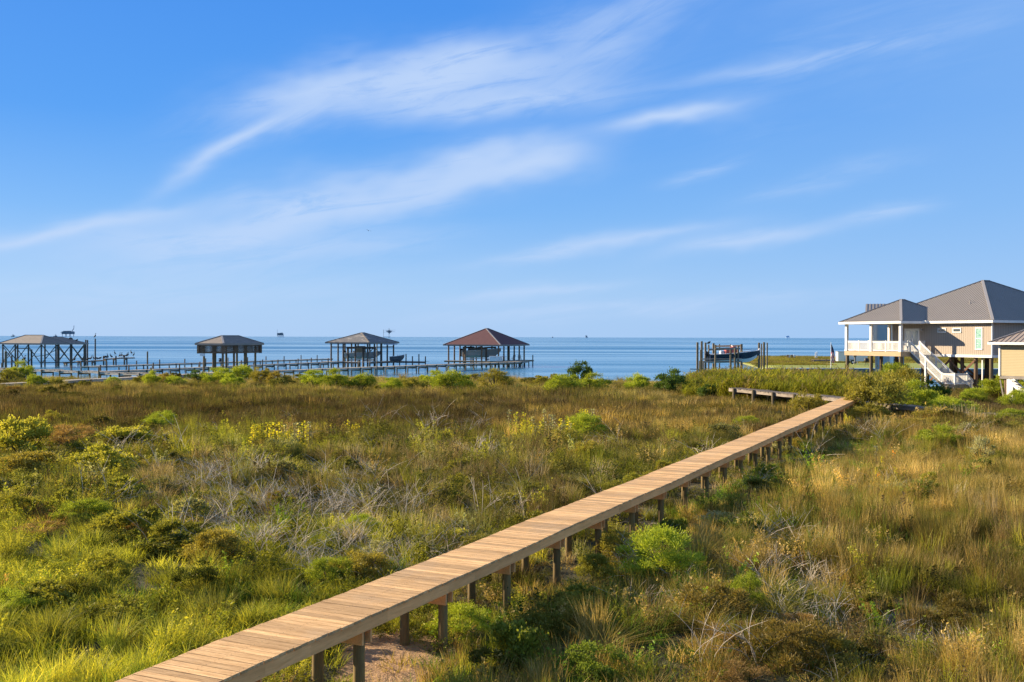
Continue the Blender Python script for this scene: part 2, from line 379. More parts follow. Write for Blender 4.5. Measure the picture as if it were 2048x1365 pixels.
M['stem'] = wood('shrub_stem', (0.16, 0.12, 0.08), (0.08, 0.06, 0.04), 0.9, (9, 9, 2), 0.3, 0.4)

# ------------------------------------------------------------------ noise for layout
def _h(ix, iy, seed):
    n = (ix.astype(np.int64) * 374761393 + iy.astype(np.int64) * 668265263 + seed * 982451653) & 0x7fffffff
    n = (n ^ (n >> 13)) * 1274126177 & 0x7fffffff
    return ((n ^ (n >> 16)) & 0xffff) / 65535.0
def vnoise(x, y, seed=0):
    x = np.asarray(x, float); y = np.asarray(y, float)
    ix, iy = np.floor(x), np.floor(y); fx, fy = x - ix, y - iy
    fx = fx * fx * (3 - 2 * fx); fy = fy * fy * (3 - 2 * fy)
    a = _h(ix, iy, seed); b = _h(ix + 1, iy, seed); c = _h(ix, iy + 1, seed); d = _h(ix + 1, iy + 1, seed)
    return a + (b - a) * fx + (c - a) * fy + (a - b - c + d) * fx * fy
def fbm(x, y, sc, seed=0, oct=4):
    s_ = 0; a = .5; t_ = 0
    for k in range(oct):
        s_ = s_ + a * vnoise(x / sc * 2 ** k, y / sc * 2 ** k, seed + k); t_ += a; a *= .5
    return s_ / t_
def sst(a, b, x):
    t_ = np.clip((x - a) / (b - a), 0, 1); return t_ * t_ * (3 - 2 * t_)

def shore_y(X):
    base_ = 119 + 7 * sst(-60, -8, X) - 7 * sst(-5, 18, X) + 6 * (fbm(X, X * 0 + 3, 14.0, 5) - .5)
    return base_ - (base_ - 107) * sst(22, 30, X)
def land_h(X, Y):
    X = np.asarray(X, float); Y = np.asarray(Y, float)
    top = 0.42 + 0.20 * (fbm(X, Y, 9.0, 21) - .5) + 0.16 * (fbm(X, Y, 2.0, 31, 3) - .5) + 0.2 * sst(30, 38, X) * sst(70, 84, Y)
    a = sst(0, 5.5, shore_y(X) - Y)
    z1 = -1.5 + (top + 1.5) * a
    xe = 39 + (Y - 157) * .13
    b = sst(0, 1.2, Y - 157.0) * sst(0, 3, X - xe) * sst(0, 10, 262 - Y)
    z2 = -1.5 + (0.75 + 1.5 + 0.1 * (fbm(X, Y, 12, 41) - .5)) * b
    return np.maximum(z1, z2)
def LH(x, y): return float(land_h(np.array([x]), np.array([y]))[0])

def grid_mesh(name, xs, ys, zf, mat):
    X, Y = np.meshgrid(xs, ys); Z = zf(X, Y)
    v = np.stack([X.ravel(), Y.ravel(), Z.ravel()], 1)
    nx, ny = len(xs), len(ys); i = np.arange(nx - 1)[None, :] + nx * np.arange(ny - 1)[:, None]
    f = np.stack([i, i + 1, i + 1 + nx, i + nx], -1).reshape(-1, 4)
    me = bpy.data.meshes.new(name); me.vertices.add(len(v)); me.vertices.foreach_set('co', v.ravel())
    me.loops.add(f.size); me.loops.foreach_set('vertex_index', f.ravel())
    me.polygons.add(len(f)); me.polygons.foreach_set('loop_start', np.arange(0, f.size, 4)); me.update(calc_edges=True)
    me.polygons.foreach_set('use_smooth', np.ones(len(f), bool)); me.materials.append(mat)
    o = bpy.data.objects.new(name, me); COL.objects.link(o); return o

# ground
m, t, bs = new_mat('marsh_soil'); v = pos_vec(t)
n1 = t.noise(v, 0.35, 5, 0.6); n2 = t.noise(v, 3.0, 5, 0.7); n3 = t.noise(v, 18.0, 3, 0.7)
soil = t.mix(t.m('DIVIDE', t.m('SUBTRACT', n1, 0.4), 0.2, clamp=True), (0.04, 0.036, 0.018), (0.065, 0.052, 0.022))
soil = t.mix(t.m('MULTIPLY', n2, 0.6), soil, (0.045, 0.055, 0.017))
sx = t.n('ShaderNodeSeparateXYZ'); t.link(v, sx.inputs[0])
SAND = (G(800, 1322).x, G(800, 1322).y)
dx = t.m('DIVIDE', t.m('SUBTRACT', sx.outputs[0], SAND[0]), 0.85); dy = t.m('DIVIDE', t.m('SUBTRACT', sx.outputs[1], SAND[1]), 1.9)
dd = t.m('SQRT', t.m('ADD', t.m('MULTIPLY', dx, dx), t.m('MULTIPLY', dy, dy)))
dd = t.m('ADD', dd, t.m('MULTIPLY', t.m('SUBTRACT', n2, 0.5), 2.2))
sm_ = t.m('DIVIDE', t.m('SUBTRACT', 1.15, dd), 0.25, clamp=True)
sand = t.mix(t.m('ADD', t.m('MULTIPLY', n3, .5), t.m('MULTIPLY', n2, .5)), (0.26, 0.15, 0.075), (0.60, 0.38, 0.21))
soil = t.mix(sm_, soil, sand)
# mown lawn of the far yard and the beach strip
lawn = t.m('MULTIPLY', t.m('GREATER_THAN', sx.outputs[1], 156.9), 1.0)
soil = t.mix(lawn, soil, t.mix(n1, (0.18, 0.23, 0.04), (0.30, 0.32, 0.06)))
wet = t.m('DIVIDE', t.m('SUBTRACT', 0.22, sx.outputs[2]), 0.25, clamp=True)
soil = t.mix(wet, soil, (0.20, 0.17, 0.12))
t.link(soil, bs.inputs['Base Color']); bs.inputs['Roughness'].default_value = 0.95
bump(t, bs, t.m('ADD', n2, t.m('MULTIPLY', n3, 0.4)), 0.8, 0.08)
M['soil'] = m
xs = np.concatenate([np.arange(-260, -60, 2.5), np.arange(-60, 62, 0.55), np.arange(62, 320, 2.5)])
ys = np.concatenate([np.arange(-12, 45, 0.4), np.arange(45, 170, 0.8), np.arange(170, 290, 2.0)])
tag(grid_mesh('ground', xs, ys, land_h, M['soil']), kind='structure')

# sea
m, t, bs = new_mat('bay_water'); v = pos_vec(t)
bn = t.noise(t.scl(v, (0.0016, 0.011, 1)), 1.0, 4, 0.55, 0.4); bn2 = t.noise(t.scl(v, (0.006, 0.05, 1)), 1.0, 3, 0.6)
calm = t.m('DIVIDE', t.m('SUBTRACT', t.m('ADD', t.m('MULTIPLY', bn, 0.7), t.m('MULTIPLY', bn2, 0.3)), 0.42), 0.16, clamp=True)
wv1 = t.noise(t.scl(v, (0.5, 1.2, 1)), 1.0, 4, 0.65, 0.3); wv2 = t.noise(t.scl(v, (2.2, 4.5, 1)), 1.0, 3, 0.6)
hgt = t.m('ADD', t.m('MULTIPLY', wv1, 0.10), t.m('MULTIPLY', wv2, 0.02))
bs.inputs['Base Color'].default_value = (0.02, 0.08, 0.16, 1)
t.link(t.mix(calm, (0.02, 0.13, 0.26), (0.07, 0.22, 0.34)), bs.inputs['Base Color'])
t.link(t.m('SUBTRACT', 0.30, t.m('MULTIPLY', calm, 0.2)), bs.inputs['Roughness'])
bs.inputs['IOR'].default_value = 1.33
bp = t.n('ShaderNodeBump'); bp.inputs['Distance'].default_value = 1.0
t.link(t.m('SUBTRACT', 0.9, t.m('MULTIPLY', calm, 0.6)), bp.inputs['Strength']); t.link(hgt, bp.inputs['Height']); t.link(bp.outputs[0], bs.inputs['Normal'])
M['water'] = m
w = MB(); w.add([(-40000, 60, 0), (40000, 60, 0), (40000, 48000, 0), (-40000, 48000, 0)], [(0, 1, 2, 3)])
tag(w.build('water', m), kind='structure')

# ------------------------------------------------------------------ boardwalk (new pine)
BW0 = Vector((-3.88, 11.55, 1.6)); BWD = Vector((0.4258, 0.9048, 0)); BWW = 1.05
bwrot = math.atan2(BWD.y, BWD.x)
_m = M['new_deck']; t = NT(_m.node_tree); bs = _m.node_tree.nodes['Principled BSDF']
s_ = t.n('ShaderNodeSeparateXYZ'); t.link(obj_vec(t), s_.inputs[0])
fx = t.m('FRACT', t.m('DIVIDE', t.m('ADD', s_.outputs[0], 9.0), 0.1455)); ay = t.m('ABSOLUTE', s_.outputs[1])
mx = t.m('LESS_THAN', t.m('ABSOLUTE', t.m('SUBTRACT', t.m('ABSOLUTE', t.m('SUBTRACT', fx, 0.46)), 0.24)), 0.045)
my = t.m('ADD', t.m('LESS_THAN', t.m('ABSOLUTE', t.m('SUBTRACT', ay, 0.497)), 0.0065), t.m('LESS_THAN', ay, 0.0065))
old = bs.inputs['Base Color'].links[0].from_socket
age = t.noise(t.scl(obj_vec(t), (0.8, 1.5, 1)), 1.0, 5, 0.65); age = t.m('DIVIDE', t.m('SUBTRACT', age, 0.5), 0.22, clamp=True)
old = t.mix(t.m('MULTIPLY', age, 0.35), old, (0.40, 0.31, 0.22))
t.link(t.mix(t.m('MULTIPLY', t.m('MULTIPLY', mx, my), 0.85), old, (0.05, 0.04, 0.035)), bs.inputs['Base Color'])
bw = empty('boardwalk', (BW0.x, BW0.y, 0.0), bwrot, 'long straight new pine boardwalk on round posts crossing the marsh from bottom left', 'boardwalk')
def bwz(x): return 1.6 + 0.010 * math.sin(x * 0.55 + 1.0) + 0.005 * math.sin(x * 1.3)
d = MB(); x = -9.0; L_ = 62.0
while x < L_:
    z = bwz(x); j = random.uniform(-0.006, 0.006); e = random.uniform(-0.01, 0.01)
    d.b2(x, x + random.uniform(.131, .136), -BWW / 2 + e - 0.015, BWW / 2 + e + 0.015, z - 0.037 + j * .3, z + j * .3, random.random())
    x += 0.1455
d.build('deck', M['new_deck'], bw, bevel=0.004)
for k, yy in enumerate((-BWW / 2 + 0.02, 0.0, BWW / 2 - 0.02)):
    q = MB(); x = -9.0
    while x < L_ - .1:
        x2 = min(x + 3.66, L_)
        n_ = 4
        for i in range(n_):
            a0 = x + (x2 - x) * i / n_; a1 = x + (x2 - x) * (i + 1) / n_
            za, zb = bwz(a0) - .039, bwz(a1) - .039
            off = 0.0
            q.add([(a0, yy - .019 + off, za - .165), (a1, yy - .019 + off, zb - .165), (a1, yy + .019 + off, zb - .165), (a0, yy + .019 + off, za - .165),
                   (a0, yy - .019 + off, za), (a1, yy - .019 + off, zb), (a1, yy + .019 + off, zb), (a0, yy + .019 + off, za)],
                  [(3, 2, 1, 0), (4, 5, 6, 7), (0, 1, 5, 4), (2, 3, 7, 6), (1, 2, 6, 5), (3, 0, 4, 7)], random.random())
        x = x2
    q.build('joist', M['new_joist'], bw)
posts_t = []
t0 = (14.8 - 11.55) / BWD.y - 0.25
k = -5
while True:
    tt = t0 + 2.4 * k; k += 1
    if tt > L_ - 0.5: break
    if tt < -8.5: continue
    posts_t.append(tt)
    zt = bwz(tt) - .205
    q = MB()
    q.b2(tt - .085 - .038, tt - .085, -BWW / 2 + .045, BWW / 2 - .045, zt - .20, zt - .003, random.random())
    q.b2(tt + .085, tt + .085 + .038, -BWW / 2 + .045, BWW / 2 - .045, zt - .20, zt - .003, random.random())
    q.build('cross_beam', M['new_joist'], bw)
    for sy in (-1, 1):
        wx = BW0.x + BWD.x * tt - BWD.y * sy * (BWW / 2 - .17); wy = BW0.y + BWD.y * tt + BWD.x * sy * (BWW / 2 - .17)
        q = MB(); q.post(tt + random.uniform(-.015, .015), sy * (BWW / 2 - .17), LH(wx, wy) - .3, zt - .004, 0.078 * random.uniform(.93, 1.1), 14); q.build('post', M['new_post'], bw)

# ------------------------------------------------------------------ old boardwalks and piers
def walkway(name, label, cat, p0, p1, z0, z1, w, mat_d, mat_p, step=2.4, rad=.1, over=0.0, over_step=0, sag=0.0, group=None, missing=0.0, pair=True, under=True, rail=False, start_post=0):
    p0 = Vector((p0[0], p0[1], 0)); p1 = Vector((p1[0], p1[1], 0)); L = (p1 - p0).length; a = math.atan2(p1.y - p0.y, p1.x - p0.x)
    root = empty(name, p0, a, label, cat, group)
    zf = lambda x: z0 + (z1 - z0) * x / L + sag * math.sin(x * 0.7) + sag * .6 * math.sin(x * 1.9 + 2)
    dk = MB(); x = 0.0
    while x < L:
        if random.random() > missing:
            z = zf(x); e = random.uniform(-.03, .03)
            dk.b2(x, x + .17, -w / 2 + e, w / 2 + e, z - .045, z + random.uniform(-.008, .008), random.random())
        x += .19
    dk.build('deck', mat_d, root)
    for yy in (-w / 2 + .05, w / 2 - .05):
        q = MB(); x = 0
        while x < L - .05:
            x2 = min(x + 3.0, L); q.beam((x, yy, zf(x) - .155), (x2, yy, zf(x2) - .155), .05, .21); x = x2
        q.build('stringer', M['old_edge'] if mat_d is M['old_deck'] else mat_d, root)
    n = int(L / step); ca, sa = math.cos(a), math.sin(a); cnt = 0
    for i in range(n + 1):
        x = min(.15 + i * step + random.uniform(-.15, .15), L - .1); z = zf(x)
        if under and i >= start_post:
            q = MB(); q.b2(x - .05, x + .05, -w / 2 - .12, w / 2 + .12, z - .46, z - .265); q.build('cross_beam', mat_p, root)
        for sy in (-1, 1):
            if not pair and random.random() < .35: continue
            if cnt >= 98: break
            up = 0.0
            if over and ((i % over_step) == (0 if sy > 0 else over_step // 2)): up = over * random.uniform(.8, 1.2)
            yy = sy * (w / 2 + rad * .7)
            wx, wy = p0.x + ca * x - sa * yy, p0.y + sa * x + ca * yy
            q = MB(); zb = min(LH(wx, wy), -.2) - .5 if LH(wx, wy) < 0 else LH(wx, wy) - .3
            tilt = random.uniform(-.03, .03)
            q.tube([(x + tilt, yy, zb), (x - tilt, yy, z + up + (.02 if up == 0 else 0))], [rad * 1.05, rad * .95], 8)
            q.build('piling', mat_p, root); cnt += 1
    return root

walkway('old_boardwalk', 'weathered grey boardwalk running left behind the reeds from the new boardwalk end', 'boardwalk',
        (22.5, 67.7), (17.3, 79.5), 1.5, 1.6, 1.2, M['old_deck'], M['pile_tan'], 2.4, .11, sag=.02, missing=.04)
walkway('old_boardwalk', 'broken grey boardwalk stretch among the bushes at the right edge', 'boardwalk',
        (22.9, 66.9), (30.5, 55.5), 1.35, 1.05, 1.2, M['old_deck'], M['pile_tan'], 2.4, .11, sag=.03, missing=.12)
walkway('pier', 'long grey pier from the left marsh edge out to the red-roofed boathouse', 'pier',
        (-52.5, 86.5), (-36, 122), .95, 1.15, 1.5, M['pier_deck'], M['pile_tan'], 3.4, .1, sag=.015)
walkway('pier', 'long low pier over water with paired piles ending at the red-roofed boathouse', 'pier',
        (-35.95, 122.1), (2.3, 187.0), 1.15, 1.1, 1.5, M['pier_deck'], M['pile_tan'], 2.7, .095, sag=.01)
walkway('pier', 'middle pier with posts standing above its deck leading to the grey-roofed boathouse', 'pier',
        (-51.0, 128.2), (-30.5, 183.0), 1.1, 1.1, 1.4, M['pier_deck'], M['pile'], 3.3, .095, over=.7, over_step=3, sag=.01)
walkway('pier', 'farthest pier with posts above its deck behind the lattice boathouse', 'pier',
        (-61.8, 148), (-36.5, 206), 1.1, 1.1, 1.3, M['pier_deck'], M['pile'], 3.6, .095, over=.7, over_step=3, sag=.01, under=False)
walkway('pier', 'slatted walkway running from the left edge in front of the cross-braced boathouse', 'pier',
        (-84, 149), (-38.5, 119), 1.15, 1.05, 1.5, M['pier_deck'], M['pile_tan'], 4.0, .1, sag=.06, over=.6, over_step=4, missing=.1)
# broken pier with birds
P_A = P(128, 725, 193); P_B = P(207, 720, 197.5); P_C = P(268, 714, 201)
walkway('broken_pier', 'low sunken half of the broken pier beside the cross-braced boathouse', 'pier', (P_A.x, P_A.y), (P_B.x, P_B.y), .5, .95, 1.3, M['old_deck'], M['pile'], 2.6, .14, sag=.05, missing=.25)
bp_end = walkway('broken_pier', 'raised seaward end of the broken pier crowded with perched birds', 'pier', (P_B.x + .1, P_B.y), (P_C.x, P_C.y), 1.1, 1.4, 1.3, M['old_deck'], M['pile'], 1.9, .15, sag=.05, missing=.2, over=.5, over_step=2)

# ------------------------------------------------------------------ roofs
def hip_faces(x0, x1, y0, y1, z, rise):
    Lx, Ly = x1 - x0, y1 - y0
    if Lx >= Ly: h = Ly / 2; a = (x0 + h, (y0 + y1) / 2, z + rise); b = (x1 - h, (y0 + y1) / 2, z + rise)
    else: h = Lx / 2; a = ((x0 + x1) / 2, y0 + h, z + rise); b = ((x0 + x1) / 2, y1 - h, z + rise)
    c = [(x0, y0, z), (x1, y0, z), (x1, y1, z), (x0, y1, z)]
    same = abs(a[0] - b[0]) + abs(a[1] - b[1]) < 1e-3
    if Lx >= Ly: fs = [[c[0], c[1], b, a], [c[1], c[2], b], [c[2], c[3], a, b], [c[3], c[0], a]]
    else: fs = [[c[0], c[1], a], [c[1], c[2], b, a], [c[2], c[3], b], [c[3], c[0], a, b]]
    if same: fs = [[c[i], c[(i + 1) % 4], a] for i in range(4)]
    hips = [(c[0], a), (c[1], b if Lx >= Ly else a), (c[2], b), (c[3], a if Lx >= Ly else b)]
    if not same: hips.append((a, b))
    return fs, c, hips
def hip_roof(parent, x0, x1, y0, y1, z, rise, mat, fascia=.18, fmat=None, rib=0.0, capmat=None, thick=.05, name='roof'):
    fs, c, hips = hip_faces(x0, x1, y0, y1, z, rise)
    q = MB()
    for f in fs: q.poly(f)
    q.b2(x0 + .002, x1 - .002, y0 + .002, y1 - .002, z - thick, z - .001)
    if rib:
        for f in fs:
            p0, p1 = Vector(f[0]), Vector(f[1]); e = (p1 - p0).normalized(); W_ = (p1 - p0).length
            nrm = (Vector(f[1]) - Vector(f[0])).cross(Vector(f[2]) - Vector(f[0])).normalized(); up = nrm.cross(e)
            tops = [((Vector(v_) - p0).dot(e), (Vector(v_) - p0).dot(up)) for v_ in f]
            k = rib / 2
            while k < W_:
                # height of the face at k
                hmax = 0
                for i in range(len(tops)):
                    (u0, h0), (u1, h1) = tops[i], tops[(i + 1) % len(tops)]
                    if abs(u1 - u0) > 1e-6 and min(u0, u1) <= k <= max(u0, u1):
                        hmax = max(hmax, h0 + (h1 - h0) * (k - u0) / (u1 - u0))
                if hmax > .1:
                    s0 = p0 + e * k + nrm * .012 + up * .01; s1 = p0 + e * k + up * (hmax - .03) + nrm * .012
                    wv = e * .018; nn = nrm * .028
                    q.add([s0 - wv, s0 + wv, s1 + wv, s1 - wv, s0 - wv * .6 + nn, s0 + wv * .6 + nn, s1 + wv * .6 + nn, s1 - wv * .6 + nn],
                          [(4, 5, 6, 7), (0, 1, 5, 4), (1, 2, 6, 5), (2, 3, 7, 6), (3, 0, 4, 7)])
                k += rib
    rf = q.build(name, mat, parent)
    if capmat:
        q = MB()
        for a, b in hips: q.beam(Vector(a) + Vector((0, 0, .03)), Vector(b) + Vector((0, 0, .03)), .24, .05)
        q.build('ridge_cap', capmat, rf)
    if fmat:
        q = MB(); o_ = .012
        q.b2(x0 - o_, x1 + o_, y0 - o_ - .03, y0 - o_, z - fascia, z + .015); q.b2(x0 - o_, x1 + o_, y1 + o_, y1 + o_ + .03, z - fascia, z + .015)
        q.b2(x0 - o_ - .03, x0 - o_, y0 - o_ - .03, y1 + o_ + .03, z - fascia, z + .012); q.b2(x1 + o_, x1 + o_ + .03, y0 - o_ - .03, y1 + o_ + .03, z - fascia, z + .012)
        q.build('fascia', fmat, rf)
    return rf

# ------------------------------------------------------------------ railings (local coords of the parent)
def railing(parent, pts, mat, h=.95, post_h=1.02, bal=.11, posts=True, sink=.0, name='railing', post_w=.10):
    q = MB()
    for i in range(len(pts) - 1):
        a, b = Vector(pts[i]), Vector(pts[i + 1]); L = (Vector((b.x, b.y, 0)) - Vector((a.x, a.y, 0))).length
        q.beam(a + Vector((0, 0, h)), b + Vector((0, 0, h)), .11, .045); q.beam(a + Vector((0, 0, h - .09)), b + Vector((0, 0, h - .09)), .045, .09)
        q.beam(a + Vector((0, 0, .10)), b + Vector((0, 0, .10)), .045, .09)
        n = max(2, int(L / bal))
        for k in range(1, n):
            p = a.lerp(b, k / n); q.box((p.x, p.y, p.z + (.14 + h - .12) / 2), (.038, .038, h - .26))
        if posts:
            for p in ((a, b) if i == len(pts) - 2 else (a,)): q.box((p.x, p.y, p.z + post_h / 2 - sink / 2), (post_w, post_w, post_h + sink))
    return q.build(name, mat, parent)

def window(parent, x, z, w, h, wall_y, mat_pane, axis='y', split=False, fr=.09, sgn=-1):
    """frame proud of the wall; axis y: wall faces -y (sgn -1); axis x: faces +x"""
    q = MB(); pn = MB(); dep = .05
    def bx(mb, a0, a1, z0, z1, d0, d1):
        lo, hi = sorted((wall_y + sgn * d0, wall_y + sgn * d1))
        if axis == 'y': mb.b2(a0, a1, lo, hi, z0, z1)
        else: mb.b2(lo, hi, a0, a1, z0, z1)
    bx(q, x, x + w, z, z + fr, 0, dep + .02); bx(q, x, x + w, z + h - fr, z + h, 0, dep + .01)
    bx(q, x, x + fr, z + fr, z + h - fr, 0, dep); bx(q, x + w - fr, x + w, z + fr, z + h - fr, 0, dep)
    if split: bx(q, x + fr, x + w - fr, z + h / 2 - .035, z + h / 2 + .035, 0, dep - .005)
    bx(pn, x + fr, x + w - fr, z + fr, z + h - fr, .004, .025)
    o = q.build('window', M['white'], parent); pn.build('pane', mat_pane, o); return o

# ------------------------------------------------------------------ tan house
HC = Vector((41.2, 88.0, 0.62)); HROT = math.atan2(-.909, .418)
house = empty('stilt_house', HC, HROT, 'large tan stilt house with grey metal hip roof and white porch railing', 'house')
zb, zf_, ze = 3.85 - .62, 4.25 - .62, 7.02 - .62     # wall bottom, porch floor, eave underside (local)
q = MB(); q.b2(-11.3, 0, 0, 12.0, zb + .2, ze - .02); q.build('wall', M['siding_tan'], house)
q = MB()
q.b2(-.02, .05, -.05, .10, zb + .18, ze - .03); q.b2(-11.36, -11.22, -.05, .08, zb + .18, ze - .03)
q.b2(-11.33, .055, -.06, .002, zb - .02, zb + .2); q.b2(-.002, .06, .004, 12, zb - .02, zb + .2)
q.b2(-11.32, .03, -.035, -.001, ze - .2, ze - .03)
q.build('trim', M['white'], house)
hip_roof(house, -14.75, .5, -.5, 15.6, ze + .02, 3.95, M['metal_roof'], .2, M['white'], .3, M['cap'])
hip_roof(house, -14.72, -6.8, -3.5, 4.9, ze + .012, 2.15, M['metal_roof'], .2, M['white'], .3, M['cap'], name='porch_roof')
q = MB(); q.b2(-14.6, -7.0, -3.38, -.62, ze - .045, ze - .04); q.build('porch_ceiling', M['white'], house)
# porch deck
q = MB(); y = -3.05
q.prism([(-14.3, -3.1), (-7.2, -3.1), (-7.2, -.01), (-11.32, -.01), (-11.32, 9), (-14.3, 9)], zf_ - .06, zf_)
q.build('porch_floor', M['greywood'], house)
q = MB()
q.b2(-14.34, -7.16, -3.16, -3.105, zb - .02, zf_ - .0); q.b2(-7.19, -7.14, -3.1, -.0, zb - .02, zf_ - .002); q.b2(-14.36, -14.305, -3.1, 9, zb - .02, zf_ - .002)
q.build('band_board', M['lumber'], house)
for (cx_, cy_) in ((-14.2, -3.0), (-10.95, -3.0), (-7.32, -3.0), (-14.2, 2.5), (-14.2, 8.6)):
    q = MB(); q.box((cx_, cy_, (zf_ + ze) / 2 - .03), (.24, .24, ze - zf_ - .05)); q.box((cx_, cy_, ze - .12), (.30, .30, .12)); q.box((cx_, cy_, zf_ + .06), (.30, .30, .12))
    q.build('column', M['white'], house)
railing(house, [(-14.1, -3.02, zf_), (-12.55, -3.02, zf_), (-11.05, -3.02, zf_)], M['white'])
railing(house, [(-10.85, -3.02, zf_), (-9.1, -3.02, zf_), (-7.44, -3.02, zf_)], M['white'])
railing(house, [(-14.22, -2.9, zf_), (-14.22, -.2, zf_), (-14.22, 2.4, zf_)], M['white'])
railing(house, [(-7.28, -2.9, zf_), (-7.28, -2.15, zf_)], M['white'])
railing(house, [(-7.28, -.72, zf_), (-7.28, -.1, zf_)], M['white'])
# doors on the porch (french door in its white frame)
q = MB(); q.b2(-9.75, -7.95, -.07, -.0, zf_ + .002, zf_ + 2.15); dr = q.build('door', M['white'], house)
q = MB(); q.b2(-9.55, -8.98, -.085, -.072, zf_ + .45, zf_ + 1.95); q.b2(-8.72, -8.15, -.085, -.072, zf_ + .45, zf_ + 1.95); q.build('pane', M['lightglass'], dr)
q = MB(); q.box((-8.86, -.11, zf_ + 1.0), (.04, .08, .14)); q.build('handle', M['alu'], dr)
q = MB(); q.tube([(-7.55, -.0, zf_ + 2.05), (-7.55, -.22, zf_ + 2.1)], .03, 6); q.box((-7.55, -.24, zf_ + 2.02), (.13, .13, .24)); q.build('wall_lamp', M['cap'], house)
window(house, -5.85, zf_ + 1.75, .95, .42, 0, M['glass']); window(house, -4.15, zf_ + 1.75, .95, .42, 0, M['glass'])
wo_ = window(house, -1.72, zf_ + .25, .78, 1.95, 0, M['leafglass'], split=True)
q = MB(); q.tube([(-4.6, 2.6, ze + 1.55), (-4.6, 2.6, ze + 1.95)], .05, 8); q.build('roof_vent', M['cap'], house)
q = MB()
q.box((-6.75, -.66, ze - .03), (.5, .22, .24)); q.build('gutter_end', M['white'], house)
# floor frame and pilings
q = MB(); q.b2(-11.2, -.08, .06, 11.9, zb - .0, zb + .19); q.build('floor_frame', M['greywood'], house)
pil = [(-14.15, -2.95), (-11.0, -2.95), (-10.3, -2.4), (-7.4, -2.9), (-7.35, -.2), (-11.1, .3), (-7.35, .35), (-4.6, .3), (-3.9, .9), (-1.9, .3), (-.25, .25),
       (-11.1, 4), (-7.4, 4), (-3.7, 4), (-.3, 4), (-14.1, 4), (-11.1, 8), (-7.4, 8), (-3.7, 8), (-.3, 8), (-3.7, 11.6), (-.3, 11.6), (-7.4, 11.6)]
for i, (a, b) in enumerate(pil):
    q = MB(); q.post(a, b, -.9, zb - .025, .17, 12); q.build('piling', M['pile_tan'] if i in (0, 1, 3, 10) else M['pile_warm'], house)
for (a, b, c_, d_) in (((-7.35, .1, .5), (-4.6, .1, 2.9), 0, 0), ((-4.6, .1, 2.9), (-1.9, .1, .7), 0, 0), ((-1.9, .1, 2.9), (-4.6, .1, .6), 0, 0), ((-3.7, 4, .5), (-.3, 4, 2.9), 0, 0), ((-7.4, 4, 2.9), (-3.7, 4, .5), 0, 0), ((-.25, .4, .5), (-.3, 4, 2.9), 0, 0)):
    q = MB(); q.beam(a, b, .05, .19); q.build('brace', M['fencewood'], house)
# downpipe
q = MB(); q.b2(-1.35, -1.25, .35, .45, -.2, zb); q.build('downpipe', M['white'], house)
# stairs
st = MB(); ns = 14; x_top, x_bot = -7.14, -3.45; z_t, z_b_ = zf_, 1.45 - .62
ya, yb = -2.05, -.78
for i in range(ns):
    xx = x_top + (x_bot - x_top) * i / ns; zz = z_t - (z_t - z_b_) * (i + 1) / ns
    st.b2(xx, xx + .29, ya + .06, yb - .06, zz - .04, zz)
stair = st.build('staircase', M['lumber'], house)
q = MB()
for yy in (ya + .03, yb - .03):
    q.beam((x_top, yy, z_t - .22), (x_bot + .1, yy, z_b_ - .12), .045, .30)
q.build('stringer', M['greywood'], stair)
railing(stair, [(x_top, ya, z_t - .02), ((x_top + x_bot) / 2, ya, (z_t + z_b_) / 2), (x_bot, ya, z_b_ + .02)], M['white'])
railing(stair, [(x_top, yb, z_t - .02), ((x_top + x_bot) / 2, yb, (z_t + z_b_) / 2), (x_bot + .1, yb, z_b_ + .02)], M['white'])
q = MB(); q.box(((x_top + x_bot) / 2, ya, 1.0), (.16, .16, (z_t + z_b_) - 0.9)); q.build('support_post', M['white'], stair)
LX0, LX1 = x_bot, x_bot + 1.4
q = MB(); q.b2(LX0, LX1, ya - .06, yb + .3, z_b_ - .05, z_b_); ld = q.build('landing', M['greywood'], stair)
q = MB(); q.b2(LX0 - .02, LX1 + .02, ya - .11, ya - .062, z_b_ - .3, z_b_ - .003); q.b2(LX1 + .002, LX1 + .05, ya - .06, yb + .3, z_b_ - .3, z_b_ - .003); q.build('landing_band', M['greywood'], stair)
for (a, b) in ((LX0 + .1, ya), (LX1 - .06, ya), (LX1 - .06, yb + .1)):
    q = MB(); q.box((a, b, z_b_ / 2 - .35), (.14, .14, z_b_ + .6)); q.build('support_post', M['greywood'], stair)
railing(stair, [(LX0 + .05, ya, z_b_), (LX1 - .02, ya, z_b_)], M['white'])
railing(stair, [(LX1 - .02, ya + .05, z_b_), (LX1 - .02, yb + .22, z_b_), (LX1 - .02, yb + 1.1, .1)], M['white'])
for i in range(4):
    st2 = MB(); st2.b2(LX1 - 1.1, LX1 - .05, yb + .3 + i * .27, yb + .58 + i * .27, z_b_ - .21 * (i + 1) - .04, z_b_ - .21 * (i + 1)); st2.build('tread', M['greywood'], stair)

def at_house(x, y, z=0.0):
    c, s_ = math.cos(HROT), math.sin(HROT); return Vector((HC.x + c * x - s_ * y, HC.y + s_ * x + c * y, z))
